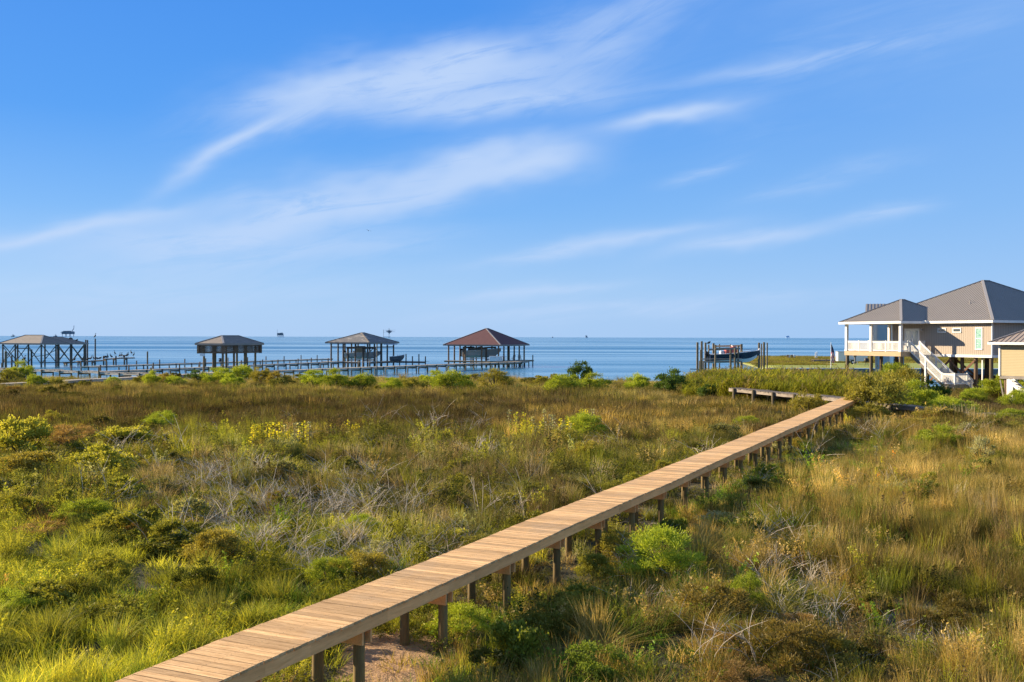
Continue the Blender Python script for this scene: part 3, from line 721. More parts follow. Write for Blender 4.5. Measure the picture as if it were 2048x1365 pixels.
# fence behind and things stored under the house
def fence(a, b, z, h, mat, label, name='fence', group=None):
    a = Vector(a); b = Vector(b); L = (b - a).length; r = empty(name, (a.x, a.y, z), math.atan2(b.y - a.y, b.x - a.x), label, 'fence', group)
    q = MB(); x = 0
    while x < L: q.b2(x, x + .13, -.015, .015, .05, h + random.uniform(-.03, .03), random.random()); x += .142
    q.build('boards', mat, r)
    q = MB(); q.b2(0, L, .016, .06, .3, .39); q.b2(0, L, .016, .06, h - .4, h - .31); q.build('rail', mat, r)
    x = 0
    while x < L + .1:
        q = MB(); q.box((x, .11, h / 2 - .1), (.09, .09, h + .3)); q.build('post', mat, r); x += L / max(1, round(L / 2.4))
a = at_house(-10.5, 5.5); b = at_house(-3.0, 5.5)
fence((a.x, a.y), (b.x, b.y), .6, 1.5, M['fencewood'], 'red-brown board fence seen under the tan house behind its pilings')
a = at_house(-.4, 7.5); b = at_house(5.5, 7.5)
fence((a.x, a.y), (b.x, b.y), .6, 1.7, M['fencewood'], 'dark board fence between the tan house and the yellow house')
for lx, ly, lab in ((-2.9, 1.6, 'dark green rubbish bin under the tan house left of the white downpipe'), (-2.2, 2.1, 'dark green rubbish bin under the tan house behind the white downpipe')):
    p = at_house(lx, ly, .62); r = empty('rubbish_bin', p, HROT, lab, 'bin', 'rubbish bins under the house')
    q = MB(); q.add([(-.25, -.27, .08), (.25, -.27, .08), (.25, .27, .08), (-.25, .27, .08), (-.31, -.34, 1.0), (.31, -.34, 1.0), (.31, .34, 1.0), (-.31, .34, 1.0)],
                    [(3, 2, 1, 0), (4, 5, 6, 7), (0, 1, 5, 4), (1, 2, 6, 5), (2, 3, 7, 6), (3, 0, 4, 7)]); q.build('body', M['green_bin'], r, bevel=.03)
    q = MB(); q.b2(-.34, .34, -.37, .37, 1.005, 1.07); q.build('lid', M['green_bin'], r, bevel=.02)
    for sx_ in (-.3, .3):
        q = MB(); q.tube([(sx_ - .03, .3, .1), (sx_ + .03, .3, .1)], .1, 12); q.build('wheel', M['black'], r)
p = at_house(-9.3, 1.2, 0); 
r = empty('kayak', at_house(-9.6, -.3, 1.0), HROT, 'bright green kayak stood on end under the porch', 'kayak')
q = MB(); q.tube([(0, 0, -.3), (0, 0, .1), (0, 0, .7), (0, 0, 1.2), (0, 0, 1.5)], [.04, .2, .3, .2, .04], 10, sy=.6); q.build('hull', M['brightgreen'], r)
q = MB(); q.tube([(0, -.16, .5), (0, -.2, .6), (0, -.16, .9)], [.12, .14, .1], 8, sy=.5); q.build('cockpit', M['black'], r)
# picnic table under the house
r = empty('picnic_table', at_house(-1.2, 2.6, .62), HROT + .3, 'dark picnic table in the shade under the tan house', 'table')
q = MB()
for k in range(5): q.b2(-.9, .9, -.38 + k * .155, -.24 + k * .155, .72, .76)
q.build('table_top', M['fencewood'], r)
for sy in (-.72, .58):
    q = MB(); q.b2(-.9, .9, sy, sy + .13, .42, .46); q.b2(-.9, .9, sy + .14 * (-1 if sy > 0 else 1), sy + .13 + .14 * (-1 if sy > 0 else 1), .42, .46); q.build('seat', M['fencewood'], r)
for sx_ in (-.65, .65):
    for sgn in (-1, 1):
        q = MB(); q.beam((sx_, sgn * .18, .72), (sx_, sgn * .62, 0), .04, .1); q.build('leg', M['fencewood'], r)
    q = MB(); q.b2(sx_ - .06, sx_ - .022, -.7, .7, .36, .42); q.build('seat_beam', M['fencewood'], r)

# ------------------------------------------------------------------ yellow house at the right edge
YC = Vector((0, 76.5, .5)); YC.x = (1999 - 1024) / F * 76.5
yr = empty('stilt_house', YC, HROT + R(6), 'yellow lap-sided stilt house cut by the right edge with tan metal roof', 'house')
zb2, ze2 = 2.72 - .5, 5.12 - .5
q = MB(); q.b2(0, 9.5, 0, 9, zb2 + .01, ze2); q.build('wall', M['siding_yel'], yr)
q = MB(); q.b2(-.05, .09, -.05, .05, zb2, ze2 - .01); q.b2(-.04, 9.5, -.03, -.001, ze2 - .14, ze2 - .01); q.build('trim', M['white'], yr)
hip_roof(yr, -.55, 10.05, -.55, 9.5, ze2 + .08, 2.6, M['metal_tan'], .16, M['white'], .38, M['cap'])
q = MB(); q.b2(0, 9.5, .02, 9, zb2 - .22, zb2); q.build('floor_frame', M['greywood'], yr)
for a in (.35, 3.2, 6.2, 9.2):
    for b in (.3, 3.2, 6.2, 8.7):
        q = MB(); q.post(a, b, -.7, zb2 - .225, .15, 12); q.build('piling', M['pile_warm'], yr)
q = MB(); q.b2(.75, 1.25, -.25, .15, -.4, zb2 - .24); q.build('chase', M['white'], yr)
q = MB(); q.beam((1.3, -.35, zb2 - .25), (3.6, -.35, .15), .05, .24); q.beam((1.3, -.9, zb2 - .25), (3.6, -.9, .15), .05, .24); q.build('stair_rail', M['white'], yr)
q = MB()
for i in range(8): q.b2(1.35 + i * .28, 1.62 + i * .28, -.87, -.38, zb2 - .35 - i * .24, zb2 - .31 - i * .24)
q.build('steps', M['greywood'], yr)
q = MB(); q.beam((.35, .1, .3), (-.0, .1, 1.9), .05, .1); q.beam((.3, .25, .2), (3.2, .25, 2.0), .05, .14); q.build('brace', M['greywood'], yr)

# ------------------------------------------------------------------ blue-grey house behind the porch
NC = P(1735, 742, 128.0); NC.z = .6
nr = empty('neighbour_house', NC, R(-20), 'blue-grey house seen through the porch of the tan house', 'house')
q = MB(); q.b2(.3, 4.4, 1, 6, 3.0, 7.8); q.b2(1.2, 4.0, .4, .98, -.3, 7.8); q.b2(.9, 4.3, 1.6, 6, -.6, 2.99); q.build('wall', M['siding_blue'], nr)
q = MB(); q.b2(2.6, 3.05, .3, .395, -.2, 7.7); q.b2(3.85, 4.03, .33, .398, -.2, 7.7); q.b2(.2, .5, .9, .998, 3.0, 7.7); q.build('trim', M['white'], nr)
window(nr, 3.05, 4.6, .8, 1.9, .4, M['glass'])
q = MB(); q.b2(3.12, 3.8, .36, .396, .1, 2.3); q.build('door', M['black'], nr)
q = MB()
q.add([(-.3, .2, 7.82), (4.9, .2, 7.82), (4.9, 4.6, 9.3), (-.3, 4.6, 9.3), (-.3, 9.2, 7.82), (4.9, 9.2, 7.82)], [(0, 1, 2, 3), (3, 2, 5, 4), (0, 3, 4), (1, 5, 2), (0, 4, 5, 1)])
for k in range(13): q.beam((-.1 + k * .4, .2, 7.86), (-.1 + k * .4, 4.6, 9.34), .05, .05)
q.build('roof', M['metal_roof'], nr)

# bulkheads along the canal
q = MB(); q.b2(38.5, 140, 156.4, 156.9, -1.2, .78, .2); o = q.build('bulkhead', M['greywood'])
tag(o, 'dark timber bulkhead with pale cap edging the far mown yard', 'bulkhead')
q = MB(); q.b2(38.4, 140, 156.2, 157.05, .785, .9); c_ = q.build('cap', M['white'], o)

# ------------------------------------------------------------------ boathouses
def boathouse(px, Z, px_c, base_z, Lx, Ly, eave, rise, label, mat, pm, deck=True, rot=-25.0, ridge_mat=None, nx=3, ny=3, prad=.16, rib=0, name='boathouse', deck_pad=.0, fascia=M['greywood']):
    """near corner of the roof at photo column px_c, depth Z; local x runs right and towards the camera"""
    a = R(rot); c = Vector(((px_c - 1024) / F * Z, Z, 0))
    r = empty(name, c, a, label, 'boathouse')
    # local frame: near corner at (0,0), roof spans x -Lx..0, y 0..Ly
    hip_roof(r, -Lx, 0, 0, Ly, eave, rise, mat, .22, fascia, rib, ridge_mat)
    o_ = .75
    xs_ = [-Lx + o_ + (Lx - 2 * o_) * i / (nx - 1) for i in range(nx)]; ys_ = [o_ + (Ly - 2 * o_) * i / (ny - 1) for i in range(ny)]
    for i, x in enumerate(xs_):
        for j, y in enumerate(ys_):
            if 0 < i < nx - 1 and 0 < j < ny - 1: continue
            q = MB(); q.post(x, y, -1.6, eave - .30, prad, 10); q.build('piling', pm, r)
    q = MB()
    for y in (ys_[0], ys_[-1]): q.b2(xs_[0] - .2, xs_[-1] + .2, y - .05, y + .05, eave - .29, eave - .06)
    for x in (xs_[0], xs_[-1]): q.b2(x - .05, x + .05, ys_[0] + .052, ys_[-1] - .052, eave - .285, eave - .055)
    q.build('header_beam', pm, r)
    return r, xs_, ys_

# 4: red pyramid roof
b4, X4, Y4 = boathouse(0, 187, 1001, 0, 11.9, 12.9, 4.10, 3.05, 'red pyramid-roofed boathouse with a boat hoisted inside', M['red_roof'], M['pile_warm'], nx=4, ny=6, ridge_mat=M['cap'], prad=.15)
q = MB()
for k in range(int(12.9 / .19) + 4):
    q.b2(-1.9, .9, -.6 + k * .19, -.43 + k * .19, 1.06, 1.10, random.random())
for k in range(int(9.6 / .19)):
    q.b2(-11.5 + k * .19, -11.33 + k * .19, -.3, 1.2, 1.06, 1.10, random.random())
q.build('deck', M['pier_deck'], b4)
q = MB(); q.b2(.86, .95, -.6, 13, .82, 1.055); q.b2(-11.5, .85, -.38, -.3, .82, 1.055); q.b2(-1.95, -1.86, -.6, 12.8, .82, 1.055); q.build('deck_beam', M['pile_tan'], b4)
for k in range(8):
    q = MB(); q.post(.75, -.4 + k * 1.9, -1.5, 1.05 + (1.0 if k in (0, 7) else .0), .11, 8); q.build('dock_post', M['pile'], b4)
# lift beams
def lift_frame(parent, x0, x1, y0, y1, z, top, pm):
    for x in (x0, x1):
        for y in (y0, y1):
            q = MB(); q.post(x, y, -1.6, top, .2, 10); q.build('lift_piling', pm, parent)
    for x in (x0, x1):
        q = MB(); q.b2(x - .08, x + .08, y0 - .3, y1 + .3, top, top + .28); q.build('lift_beam', pm, parent)
    q = MB()
    for x in (x0, x1): q.b2(x - .1, x + .1, y0 + .2, y1 - .2, z - .2, z)
    q.b2(x0 - .3, x1 + .3, y0 + .7, y0 + .8, z + .002, z + .12); q.b2(x0 - .3, x1 + .3, y1 - .8, y1 - .7, z + .002, z + .12)
    q.build('cradle', M['alu'], parent)
lift_frame(b4, -8.7, -4.0, 2.2, 6.0, 1.35, 3.4, M['pile'])

def hull_mesh(L, B, D, sheer=.35, n=14, flare=.55):
    """bow at +x, keel at z=0, transom at x=0"""
    rows = []
    for i in range(n + 1):
        u = i / n; x = L * u
        wd = B / 2 * (1 - max(0, (u - .45) / .55) ** 2.3) * (0.94 + .06 * min(1, u * 4))
        kz = D * .9 * max(0, (u - .72) / .28) ** 1.8
        zs = D + sheer * u ** 2
        ch = wd * (.86 - .35 * max(0, (u - .5) / .5)); cz = kz + (zs - kz) * (.30 + .1 * u)
        wd = max(wd, .02); ch = max(ch, .012)
        rows.append([(x, -wd, zs), (x, -ch, cz), (x, 0, kz), (x, ch, cz), (x, wd, zs)])
    return rows
def add_hull(mb, rows, deck_in=.06, drop=.12):
    n = len(rows); vs = [p for r_ in rows for p in r_]; fs = []
    for i in range(n - 1):
        for k in range(4): fs.append((i * 5 + k, i * 5 + k + 1, (i + 1) * 5 + k + 1, (i + 1) * 5 + k))
    fs.append((4, 3, 2, 1, 0))
    b = len(vs)
    for r_ in rows: vs += [(r_[0][0], r_[0][1] * .9, r_[0][2] - drop), (r_[4][0], r_[4][1] * .9, r_[4][2] - drop)]
    for i in range(n - 1):
        fs.append((b + 2 * i, b + 2 * i + 1, b + 2 * i + 3, b + 2 * i + 2))
        fs.append((i * 5, b + 2 * i, b + 2 * i + 2, (i + 1) * 5)); fs.append((i * 5 + 4, (i + 1) * 5 + 4, b + 2 * i + 3, b + 2 * i + 1))
    mb.add(vs, fs, .5, True)
def outboard(parent, x, y, z, s=1.0, mat=None):
    q = MB(); q.tube([(x - .25 * s, y, z + .15 * s), (x - .28 * s, y, z + .45 * s), (x - .30 * s, y, z + .75 * s), (x - .26 * s, y, z + .9 * s)], [.17 * s, .25 * s, .24 * s, .1 * s], 10, sy=.75)
    q.b2(x - .34 * s, x - .2 * s, y - .05 * s, y + .05 * s, z - .55 * s, z + .2 * s); q.tube([(x - .5 * s, y, z - .5 * s), (x - .1 * s, y, z - .5 * s)], [.05 * s, .09 * s], 8)
    q.build('outboard_motor', mat or M['black'], parent)
def boat(loc, rz, L, B, D, label, hullmat, top=None, motors=1, group=None, console=True, tip=0.0, bottom=None):
    r = empty('motor_boat', loc, rz, label, 'boat', group); r.rotation_euler = (0, -tip, rz)
    rows = hull_mesh(L, B, D); q = MB(); add_hull(q, rows); h = q.build('hull', hullmat, r)
    q = MB()
    for k in (0, 4):
        q.tube([Vector(r_[k]) + Vector((0, 0, .02)) for r_ in rows], .045, 6)
    q.build('gunwale', M['whitewall'], h)
    if bottom:
        q = MB(); pts = []
        for r_ in rows[:-1]: pts.append((r_[1][0], r_[1][1] * 1.02, r_[1][2] - .01))
        for r_ in rows[:-1][::-1]: pts.append((r_[2][0], r_[2][1] - .02, r_[2][2] - .03))
        n_ = len(rows) - 1
        for sg in (1, -1):
            vv = [(p[0], p[1] * sg if sg == 1 else -p[1], p[2]) for p in pts]
            fs = [(i, i + 1, 2 * n_ - 2 - i, 2 * n_ - 1 - i) for i in range(n_ - 1)]
            q.add(vv, fs, .5, True)
        q.build('bottom_paint', bottom, h)
    if console:
        q = MB(); q.b2(L * .4, L * .4 + .8, -.4, .4, D - .1, D + .75); q.add([(L * .4 + .55, -.38, D + .76), (L * .4 + .55, .38, D + .76), (L * .4 + .3, .34, D + 1.15), (L * .4 + .3, -.34, D + 1.15)], [(0, 1, 2, 3)])
        q.build('console', M['whitewall'], r, bevel=.04)
        q = MB(); q.b2(L * .22, L * .22 + .5, -.45, .45, D - .1, D + .45); q.build('seat', M['whitewall'], r, bevel=.05)
    if top:
        q = MB(); q.b2(L * .3, L * .3 + 1.9, -.85, .85, D + 1.9, D + 1.96); tt_ = q.build('t_top', top, r, bevel=.02)
        q = MB()
        for a in (L * .33, L * .33 + 1.6):
            for b in (-.6, .6): q.tube([(a, b, D - .1), (a, b * 1.1, D + 1.9)], .03, 6)
        q.build('t_top_frame', M['alu'], tt_)
    for k in range(motors): outboard(r, 0, (k - (motors - 1) / 2) * .75, D * .62)
    return r
bl = b4.matrix_basis
def loc4(r, x, y, z): return Matrix.Translation(r.location) @ Matrix.Rotation(r.rotation_euler.z, 4, 'Z') @ Vector((x, y, z))
# boat inside the red boathouse: bow right
p = loc4(b4, -9.6, 3.6, 1.55)
bt = boat(p, R(-12), 7.4, 2.5, 1.35, 'grey-hulled motor boat hoisted under the red-roofed boathouse', M['greyhull'], M['canvas'], 2, tip=R(1))
q = MB(); q.b2(1.2, 4.6, -1.0, 1.0, 1.3, 1.95); q.build('cover', M['canvas'], bt, bevel=.15)
r = empty('dock_box', loc4(b4, -.9, -.2, 1.1), R(-8), 'white dock storage box on the deck of the red-roofed boathouse', 'box')
q = MB(); q.b2(-1.1, 1.1, -.4, .4, 0, .78); q.build('body', M['whitewall'], r, bevel=.04)
q = MB(); q.b2(-1.15, 1.15, -.45, .45, .785, .92); q.build('lid', M['whitewall'], r, bevel=.04)
q = MB(); q.b2(-.1, .1, -.47, -.44, .7, .8); q.build('latch', M['alu'], r)
def chair(loc, rz, label, group):
    r = empty('deck_chair', loc, rz, label, 'chair', group)
    q = MB(); q.b2(-.28, .28, -.28, .28, .38, .43); q.build('seat', M['greywood'], r)
    q = MB()
    for k in range(5): q.beam((-.24 + k * .12, .26, .4), (-.24 + k * .12, .42, 1.05), .08, .03)
    q.build('backrest', M['greywood'], r)
    for a in (-.26, .26):
        for b in (-.26, .26):
            q = MB(); q.box((a, b, .19), (.05, .05, .38)); q.build('leg', M['greywood'], r)
        q = MB(); q.b2(a - .05, a + .05, -.3, .3, .62, .66); q.build('armrest', M['greywood'], r)
chair(loc4(b4, .1, 5.2, 1.1), R(-40), 'slatted deck chair under the red roof, left of the pair', 'chairs on the red boathouse deck')
chair(loc4(b4, .2, 8.0, 1.1), R(10), 'slatted deck chair under the red roof, right of the pair', 'chairs on the red boathouse deck')
r = empty('work_table', loc4(b4, -.3, 1.9, 1.1), R(-25), 'small blue-topped fish cleaning table under the red roof', 'table')
q = MB(); q.b2(-.5, .5, -.3, .3, .86, .91); q.build('table_top', plain('blue_plastic', (.12, .3, .6), .5), r)
for a in (-.44, .44):
    for b in (-.25, .25):
        q = MB(); q.box((a, b, .43), (.05, .05, .86)); q.build('leg', M['alu'], r)

# 3: worn grey roof
b3, X3, Y3 = boathouse(0, 181, 738, 0, 9.3, 10.2, 4.50, 1.75, 'grey-roofed boathouse with worn patchy shingles and two boats', M['shingle_grey'], M['pile'], nx=4, ny=5, ridge_mat=M['old_edge'], prad=.15)
q = MB()
for k in range(58): q.b2(-1.6, .5, -.4 + k * .19, -.23 + k * .19, 1.0, 1.05, random.random())
for k in range(42): q.b2(-9.4 + k * .19, -9.23 + k * .19, -.9, .6, 1.0, 1.05, random.random())
for k in range(34): q.b2(.55 + k * .19, .72 + k * .19, 7.6, 9.2, 1.0, 1.05, random.random())
q.build('deck', M['pier_deck'], b3)
q = MB(); q.b2(.5, .58, -.4, 10.7, .75, 1.0); q.b2(-9.4, -1.6, -.98, -.9, .75, 1.0); q.b2(.6, 7.0, 7.52, 7.6, .75, 1.0); q.build('deck_beam', M['pile'], b3)
for k in range(6):
    q = MB(); q.post(.4 + k * 1.35, 7.5, -1.5, 1.5 + (.5 if k % 2 else .9), .11, 8); q.build('dock_post', M['pile'], b3)
for k in range(9):
    q = MB(); q.post(-9.0 + k * 1.05, -.95, -1.5, .8, .09, 8); q.build('dock_post', M['pile'], b3)
q = MB(); q.b2(X3[0], X3[-1], Y3[0] - .06, Y3[0] + .06, 3.55, 3.72); q.b2(X3[-1] - .06, X3[-1] + .06, Y3[0] + .07, Y3[-1], 3.55, 3.72)
q.beam((X3[-1], Y3[0] + .3, 2.6), (X3[-1], Y3[1], 3.6), .06, .14); q.beam((X3[-1], Y3[1] + 1.6, 2.6), (X3[-1], Y3[1], 3.6), .06, .14); q.build('tie_beam', M['pile'], b3)
q = MB(); q.b2(-.06, .0, 5.0, 9.6, 4.05, 4.26); q.build('canopy_flap', M['rigpale'], b3)
lift_frame(b3, -6.2, -2.9, 2.6, 6.4, 1.3, 3.3, M['pile'])
bt = boat(loc4(b3, -7.2, 3.4, 1.5), R(-8), 6.6, 2.3, 1.0, 'tan-covered motor boat on the lift under the grey-roofed boathouse', M['greyhull'], M['canvas'], 2)
q = MB(); q.b2(2.1, 3.6, -.8, .8, .95, 2.3); q.build('cover', M['tancanvas'], bt, bevel=.18)
bt = boat(loc4(b3, .9, 5.6, 1.12), R(-4), 2.6, 1.5, .8, 'dark flat skiff on the right side dock of the grey-roofed boathouse', M['canvas'], None, 0, console=False)
r = empty('ladder_chair', loc4(b3, 1.0, 8.4, 1.05), R(-30), 'pale dock ladder at the right of the grey-roofed boathouse', 'ladder')
q = MB()
for a in (-.25, .25): q.tube([(a, 0, -.4), (a, 0, 1.2)], .04, 6)
q.build('side_rail', M['alu'], r)
q = MB()
for k in range(5): q.tube([(-.25, 0, -.2 + k * .3), (.25, 0, -.2 + k * .3)], .03, 6)
q.build('rung', M['alu'], r)
r.name = 'dock_ladder'
# freestanding tall post in front of it
def piling(px, Z, ytop, label, rad=.16, group=None, mat='pile', zb=-1.6):
    top = P(px, ytop, Z); o = MB().post(0, 0, zb, top.z, rad, 12).tube([(0, 0, top.z), (0, 0, top.z + .02)], [rad * .95, rad * .6], 12).build('piling', M[mat], None, (top.x, top.y, 0))
    tag(o, label, 'piling', group)
    return o

# 2: lattice boathouse
b2_, X2, Y2 = boathouse(0, 126, 447, 0, 4.5, 7.7, 4.62, .98, 'brown-roofed boathouse with a deep lattice skirt above its posts', M['shingle_brown'], M['pile_tan'], nx=3, ny=4, ridge_mat=M['cap'], prad=.14)
def lattice(parent, a, b, z0, z1, mat, pitch=.28):
    """diagonal slats crossing, clipped to the panel, plus solid corner framing"""
    a = Vector(a); b = Vector(b); L = (b - a).length; d = (b - a).normalized(); q = MB(); h = z1 - z0
    nrm = d.cross(Vector((0, 0, 1)))
    for sgn, off in ((1, .012), (-1, -.012)):
        k = -h
        while k < L:
            u0, u1 = k, k + h; w0, w1 = 0.0, h
            if u0 < 0: w0 = -u0; u0 = 0
            if u1 > L: w1 = h - (u1 - L); u1 = L
            if u1 - u0 > .05:
                if sgn < 0: za, zb_ = z0 + h - w0, z0 + h - w1
                else: za, zb_ = z0 + w0, z0 + w1
                q.beam(a + d * u0 + Vector((0, 0, za - a.z)) + nrm * off, a + d * u1 + Vector((0, 0, zb_ - a.z)) + nrm * off, .016, .075)
            k += pitch
    q.b2(0, 0, 0, 0, 0, 0) if False else None
    q.beam(a + Vector((0, 0, z0 - a.z)) + nrm * .03, b + Vector((0, 0, z0 - a.z)) + nrm * .03, .04, .14)
    q.beam(a + Vector((0, 0, z1 - a.z)) + nrm * .03, b + Vector((0, 0, z1 - a.z)) + nrm * .03, .04, .14)
    return q.build('lattice_panel', mat, parent)
la = [(-4.2, .3), (-.3, .3), (-.3, 7.4), (-4.2, 7.4)]
for i in range(4):
    p0, p1 = la[i], la[(i + 1) % 4]; lattice(b2_, (*p0, 3.45), (*p1, 3.45), 3.45, 4.40, M['pile_warm'])
q = MB()
for (a, b) in la: q.box((a, b, 3.95), (.3, .3, 1.2))
q.build('corner_board', M['pile_warm'], b2_)
q = MB(); q.b2(-3.9, -3.1, .2, .24, 3.02, 3.36); q.build('hanging_sign', M['whitewall'], b2_)
q = MB()
for k in range(20): q.b2(-4.3 + k * .19, -4.13 + k * .19, -.6, .9, 1.0, 1.05, random.random())
q.build('deck', M['pier_deck'], b2_)
r = empty('electric_meter', loc4(b2_, -1.0, .55, 2.35), R(-25), 'dark meter box hanging on the lattice boathouse post', 'meter box')
q = MB(); q.b2(-.15, .15, -.1, .1, 0, .45); q.build('case', M['black'], r, bevel=.02)
q = MB(); q.tube([(0, -.1, .3), (0, -.16, .3)], .1, 10); q.build('dial', M['alu'], r)

# 1: cross-braced boathouse standing in the water
Z1 = 179.0; c1 = Vector(((82 - 1024) / F * Z1, Z1, 0))
b1 = empty('boathouse', c1, R(-25), 'cross-braced boathouse with brown hip roof standing in open water at left', 'boathouse')
hip_roof(b1, -10.7, 0, 0, 6.2, 4.2, 1.45, M['shingle_brown'], .22, M['greywood'], 0, M['cap'])
hip_roof(b1, -6.3, -.02, .02, 10.4, 4.19, 1.18, M['shingle_brown'], .2, M['greywood'], 0, None, name='rear_roof')
xs_ = [-10.2, -7.0, -3.7, -.5]; ys_ = [.5, 3.6, 6.8, 9.9]
for i, x in enumerate(xs_):
    for j, y in enumerate(ys_):
        if (0 < i < 3 and j in (1,)) or (x < -8 and y > 6.5): continue
        q = MB(); q.post(x, y, -1.6, 3.92, .15, 10); q.build('piling', M['pile'], b1)
for y in (ys_[0], ys_[-1]):
    for i in range(0 if y < 1 else 1, 3):
        q = MB(); q.beam((xs_[i], y - .12, .7), (xs_[i + 1], y - .12, 3.85), .05, .15); q.beam((xs_[i], y - .18, 3.85), (xs_[i + 1], y - .18, .7), .05, .15); q.build('cross_brace', M['pile'], b1)
for x in (xs_[0], xs_[-1]):
    for i in range(1 if x < -8 else 3):
        q = MB(); q.beam((x + .12, ys_[i], .7), (x + .12, ys_[i + 1], 3.85), .05, .15); q.beam((x + .18, ys_[i], 3.85), (x + .18, ys_[i + 1], .7), .05, .15); q.build('cross_brace', M['pile'], b1)
q = MB()
for y in ys_: q.b2(-10.3 if y < 6 else -7.2, -.4, y - .06, y + .06, 3.925, 4.12)
q.b2(-7, -3.7, .4, .5, 3.2, 3.35); q.b2(-10.2, -7, .4, .5, .75, .9); q.b2(-.45, -.35, .5, 9.9, .72, .85)
q.build('header_beam', M['pile'], b1)
q = MB(); q.tube([(-6.8, 3, 3.3), (-6.0, 3, 2.6), (-5.2, 3, 2.3), (-5.0, 3, 1.8), (-3.6, 4, 2.0), (-2.0, 5, 3.0)], .06, 6); q.tube([(-5.2, 3, 1.9), (-4.0, 3, 1.0)], .05, 6); q.build('fallen_cable', M['pile'], b1)

for px, Z, yt, lab in ((171.5, 196, 680, 'tall slim piling just right of the cross-braced boathouse, left of two'), (175, 197, 680.5, 'tall slim piling just right of the cross-braced boathouse, right of two'),
                       (190.5, 199, 678, 'tall slim piling with a bird on top, right of the cross-braced boathouse')):
    piling(px, Z, yt, lab, .14, 'slim pilings in open water')
piling(295, 160, 703.5, 'single brown piling in open water left of the lattice boathouse', .12, mat='pile_tan')
piling(11.5, 172, 703, 'thick piling at the left corner of the cross-braced boathouse', .2, mat='pile_tan')
piling(23.5, 170, 711, 'short dark mooring post left of the cross-braced boathouse with a strut', .14)
piling(754, 147, 688, 'slender pale post before the grey-roofed boathouse, rising from the near pier', .09, mat='pile_tan')
piling(63, 182, 699.5, 'dark piling showing through the braces of the left boathouse', .16)
piling(34, 168, 716, 'low thin post in the water under the left boathouse roof corner', .1)

# ------------------------------------------------------------------ boat lift on the right
LZ = 134.0
def LP(px, py, dz=0): return P(px, py, LZ + dz)
lf = empty('boat_lift', (LP(1440, 745).x, LZ, 0), 0, 'weathered open boat lift of tall pilings and cross beams behind the reeds', 'boat lift')
def lpost(px, py, dz, rad):
    p = LP(px, py, dz); q = MB(); q.post(p.x - lf.location.x, dz, -1.6, p.z, rad * .78, 12); q.build('piling', M['pile_tan'], lf)
for (px, py, dz, rad) in ((1395, 685, 0, .19), (1403.5, 683, 3, .19), (1411, 685.5, 6, .19), (1417.5, 690, 1, .13), (1427, 687, 4, .2), (1431, 690, -2, .16), (1439, 688.5, 8, .12), (1461, 689, 8, .12),
                          (1461.5, 700, -3, .17), (1470, 697, -2, .17), (1476.5, 692, 0, .17), (1483, 688.5, 2, .22), (1399, 722, -2, .09), (1401, 700, -1, .1), (1407, 722, 1, .1), (1410, 724, 3, .08)):
    lpost(px, py, dz, rad)
def lbeam(a, b, w, h, mat='old_edge', name='cross_beam'):
    p0 = LP(*a); p1 = LP(*b); o_ = Vector((lf.location.x, LZ, 0)); q = MB(); q.beam(p0 - o_, p1 - o_, w, h); q.build(name, M[mat], lf)
lbeam((1417, 700, -1.2), (1480, 697.5, -1.2), .12, .22); lbeam((1429, 693, 4.4), (1484, 692, 2.4), .14, .24); lbeam((1430, 697, -2.3), (1474, 696, -2.3), .1, .12)
lbeam((1404, 718.5, -.4), (1484, 718, -.4), .12, .16); lbeam((1406, 724, -1), (1484, 723.5, -1), .12, .22); lbeam((1380, 738.5, -2), (1398, 739, -2), .1, .12)
for i, (px, py, dz) in enumerate(((1518, 686, 6), (1523, 688, 10), (1528, 685, 6), (1534.5, 686, 11))):
    piling(px, LZ + dz, py, ('thick leftmost', 'thin second', 'thick third', 'thin rightmost')[i] + ' piling of the row of four beside the navy boat bow', (.15, .10, .15, .10)[i], 'four mooring pilings', 'pile_tan')
nb = boat(LP(1418, 727, 1.0), R(3), 6.9, 2.4, 1.15, 'navy-hulled boat with red canvas cover hoisted on the open lift', M['navy'], None, 1, console=True, tip=R(2.0), bottom=M['whitewall'])
q = MB(); q.add([(1.9, -.9, 1.1), (3.9, -.9, 1.15), (3.9, .9, 1.15), (1.9, .9, 1.1), (2.2, -.45, 1.75), (3.5, -.4, 2.2), (3.5, .4, 2.2), (2.2, .45, 1.75)],
                [(3, 2, 1, 0), (4, 5, 6, 7), (0, 1, 5, 4), (1, 2, 6, 5), (2, 3, 7, 6), (3, 0, 4, 7)]); q.build('cover', M['redcanvas'], nb, bevel=.12)
q = MB()
for sy in (-.5, .5): q.tube([(4.6, sy, 1.3), (4.6, sy, 1.62), (5.6, sy * .8, 1.66), (6.6, sy * .2, 1.7)], .025, 6)
q.build('bow_rail', M['alu'], nb)
q = MB(); q.tube([(6.75, 0, 1.5), (6.85, 0, 1.72)], [.14, .1], 8); q.build('anchor', M['whitewall'], nb)
